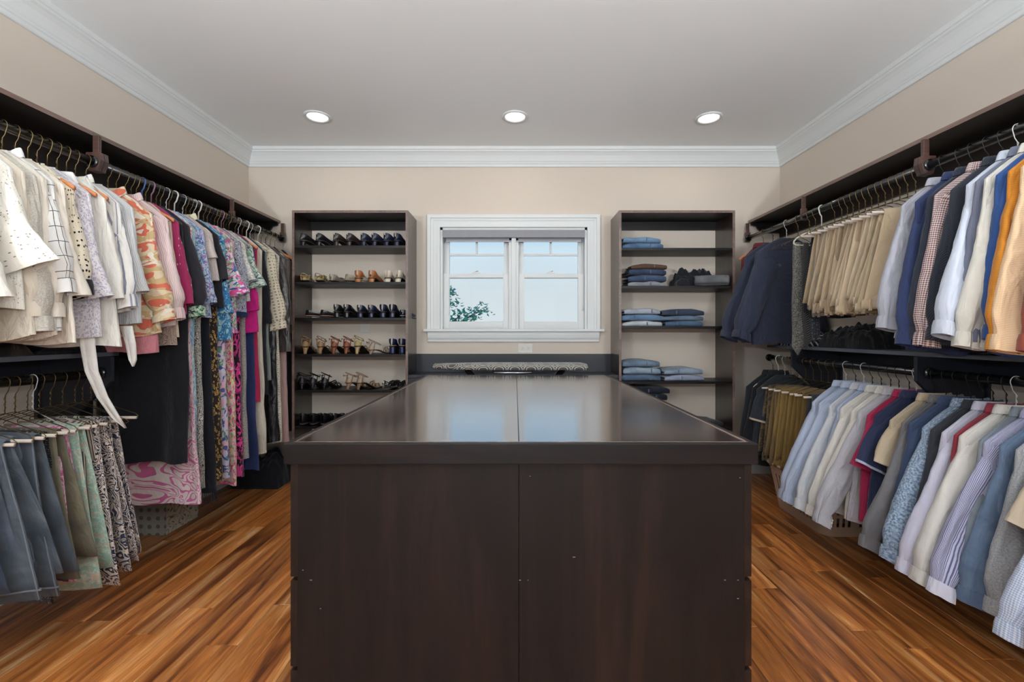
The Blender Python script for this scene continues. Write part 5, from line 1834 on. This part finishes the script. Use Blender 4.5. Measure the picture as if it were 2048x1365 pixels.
# ------------------------------------------------------------------ laundry basket
bk = empty('laundry_basket', (1.955, 2.87, 0.0005), 0)
tag(bk, 'beige slotted plastic laundry basket under the olive trousers', 'basket')
def rrect(hx, hy, r, n=10):
    p = []
    for (cx, cy, a0) in ((hx - r, hy - r, 0), (-hx + r, hy - r, 90), (-hx + r, -hy + r, 180), (hx - r, -hy + r, 270)):
        for k in range(n):
            a = math.radians(a0 + 90 * k / (n - 1))
            p.append((cx + r * math.cos(a), cy + r * math.sin(a)))
    # resample evenly
    per, acc = [0], 0
    P = p + [p[0]]
    for a, b in zip(P, P[1:]):
        acc += math.hypot(b[0] - a[0], b[1] - a[1])
        per.append(acc)
    out = []
    N = 96
    j = 0
    for k in range(N):
        t = acc * k / N
        while per[j + 1] < t:
            j += 1
        q = (t - per[j]) / max(per[j + 1] - per[j], 1e-9)
        out.append((lerp(P[j][0], P[j + 1][0], q), lerp(P[j][1], P[j + 1][1], q)))
    return out
zsB = [0, .03, .06, .115, .135, .235, .26, .30]
R = []
for z in zsB:
    t = z / .30
    R.append([(x, y, z) for x, y in rrect(lerp(.155, .20, t), lerp(.25, .305, t), lerp(.07, .09, t))])
v = [p for r_ in R for p in r_]
N = 96
f = [tuple(reversed(range(N)))]
for i in range(len(zsB) - 1):
    for k in range(N):
        hole = i in (2, 4) and k % 2 == 1 and k % 12 not in (0, 1)
        if hole:
            continue
        k2 = (k + 1) % N
        f.append((i * N + k, i * N + k2, (i + 1) * N + k2, (i + 1) * N + k))
M_bask = flat('beige_basket_plastic', 'b59a84', 0.45, .04)
bo = mesh_obj('basket_wall', v, f, M_bask, bk, None, False)
md = bo.modifiers.new('thick', 'SOLIDIFY')
md.thickness = .004
rim = rrect(.205, .31, .092)
MB().tube([(x, y, .30) for x, y in rim] + [(rim[0][0], rim[0][1], .30)], .010, 8, False).build('rim', M_bask, bk, True)
hp = heap('laundry', 1.83, 2.08, 2.66, 3.08, .06, .16, F('plain', '8a8690'), 'crumpled grey laundry inside the beige basket', 21, 'clothes')

# printed storage box on the floor
bx = empty('storage_box', (-2.05, 2.64, 0.0005))
tag(bx, 'storage box with woven grey front and floral printed side under the dresses', 'box')
M_card = flat('box_edge_board', '9c9287', 0.8)
MB().box(-.17, -.004, .004, .27, 0, .38).build('box_body', M_card, bx)
v = [(-.172, 0, 0), (.0, 0, 0), (.0, 0, .385), (-.172, 0, .385), (-.172, .004, 0), (0, .004, 0), (0, .004, .385), (-.172, .004, .385)]
qf = [(0, 1, 2, 3), (5, 4, 7, 6), (1, 5, 6, 2), (4, 0, 3, 7), (3, 2, 6, 7), (4, 5, 1, 0)]
mesh_obj('front_panel', v, qf, F('crochet', '8b8981', '5f5e59', s=2.2), bx, [(v[i][0], v[i][2]) for q in qf for i in q], False)
v2 = [(-.004, .004, 0), (0, .004, 0), (0, .272, 0), (-.004, .272, 0), (-.004, .004, .385), (0, .004, .385), (0, .272, .385), (-.004, .272, .385)]
q2 = [(1, 2, 6, 5), (3, 0, 4, 7), (0, 1, 5, 4), (2, 3, 7, 6), (4, 5, 6, 7), (3, 2, 1, 0)]
mesh_obj('floral_panel', v2, q2, F('swirl', 'b0a493', '5a5a48', s=2.2, r=.2), bx, [(v2[i][1], v2[i][2]) for q in q2 for i in q], False)
MB().box(-.176, .004, -.004, .276, .385, .40, .002).build('lid', M_card, bx)
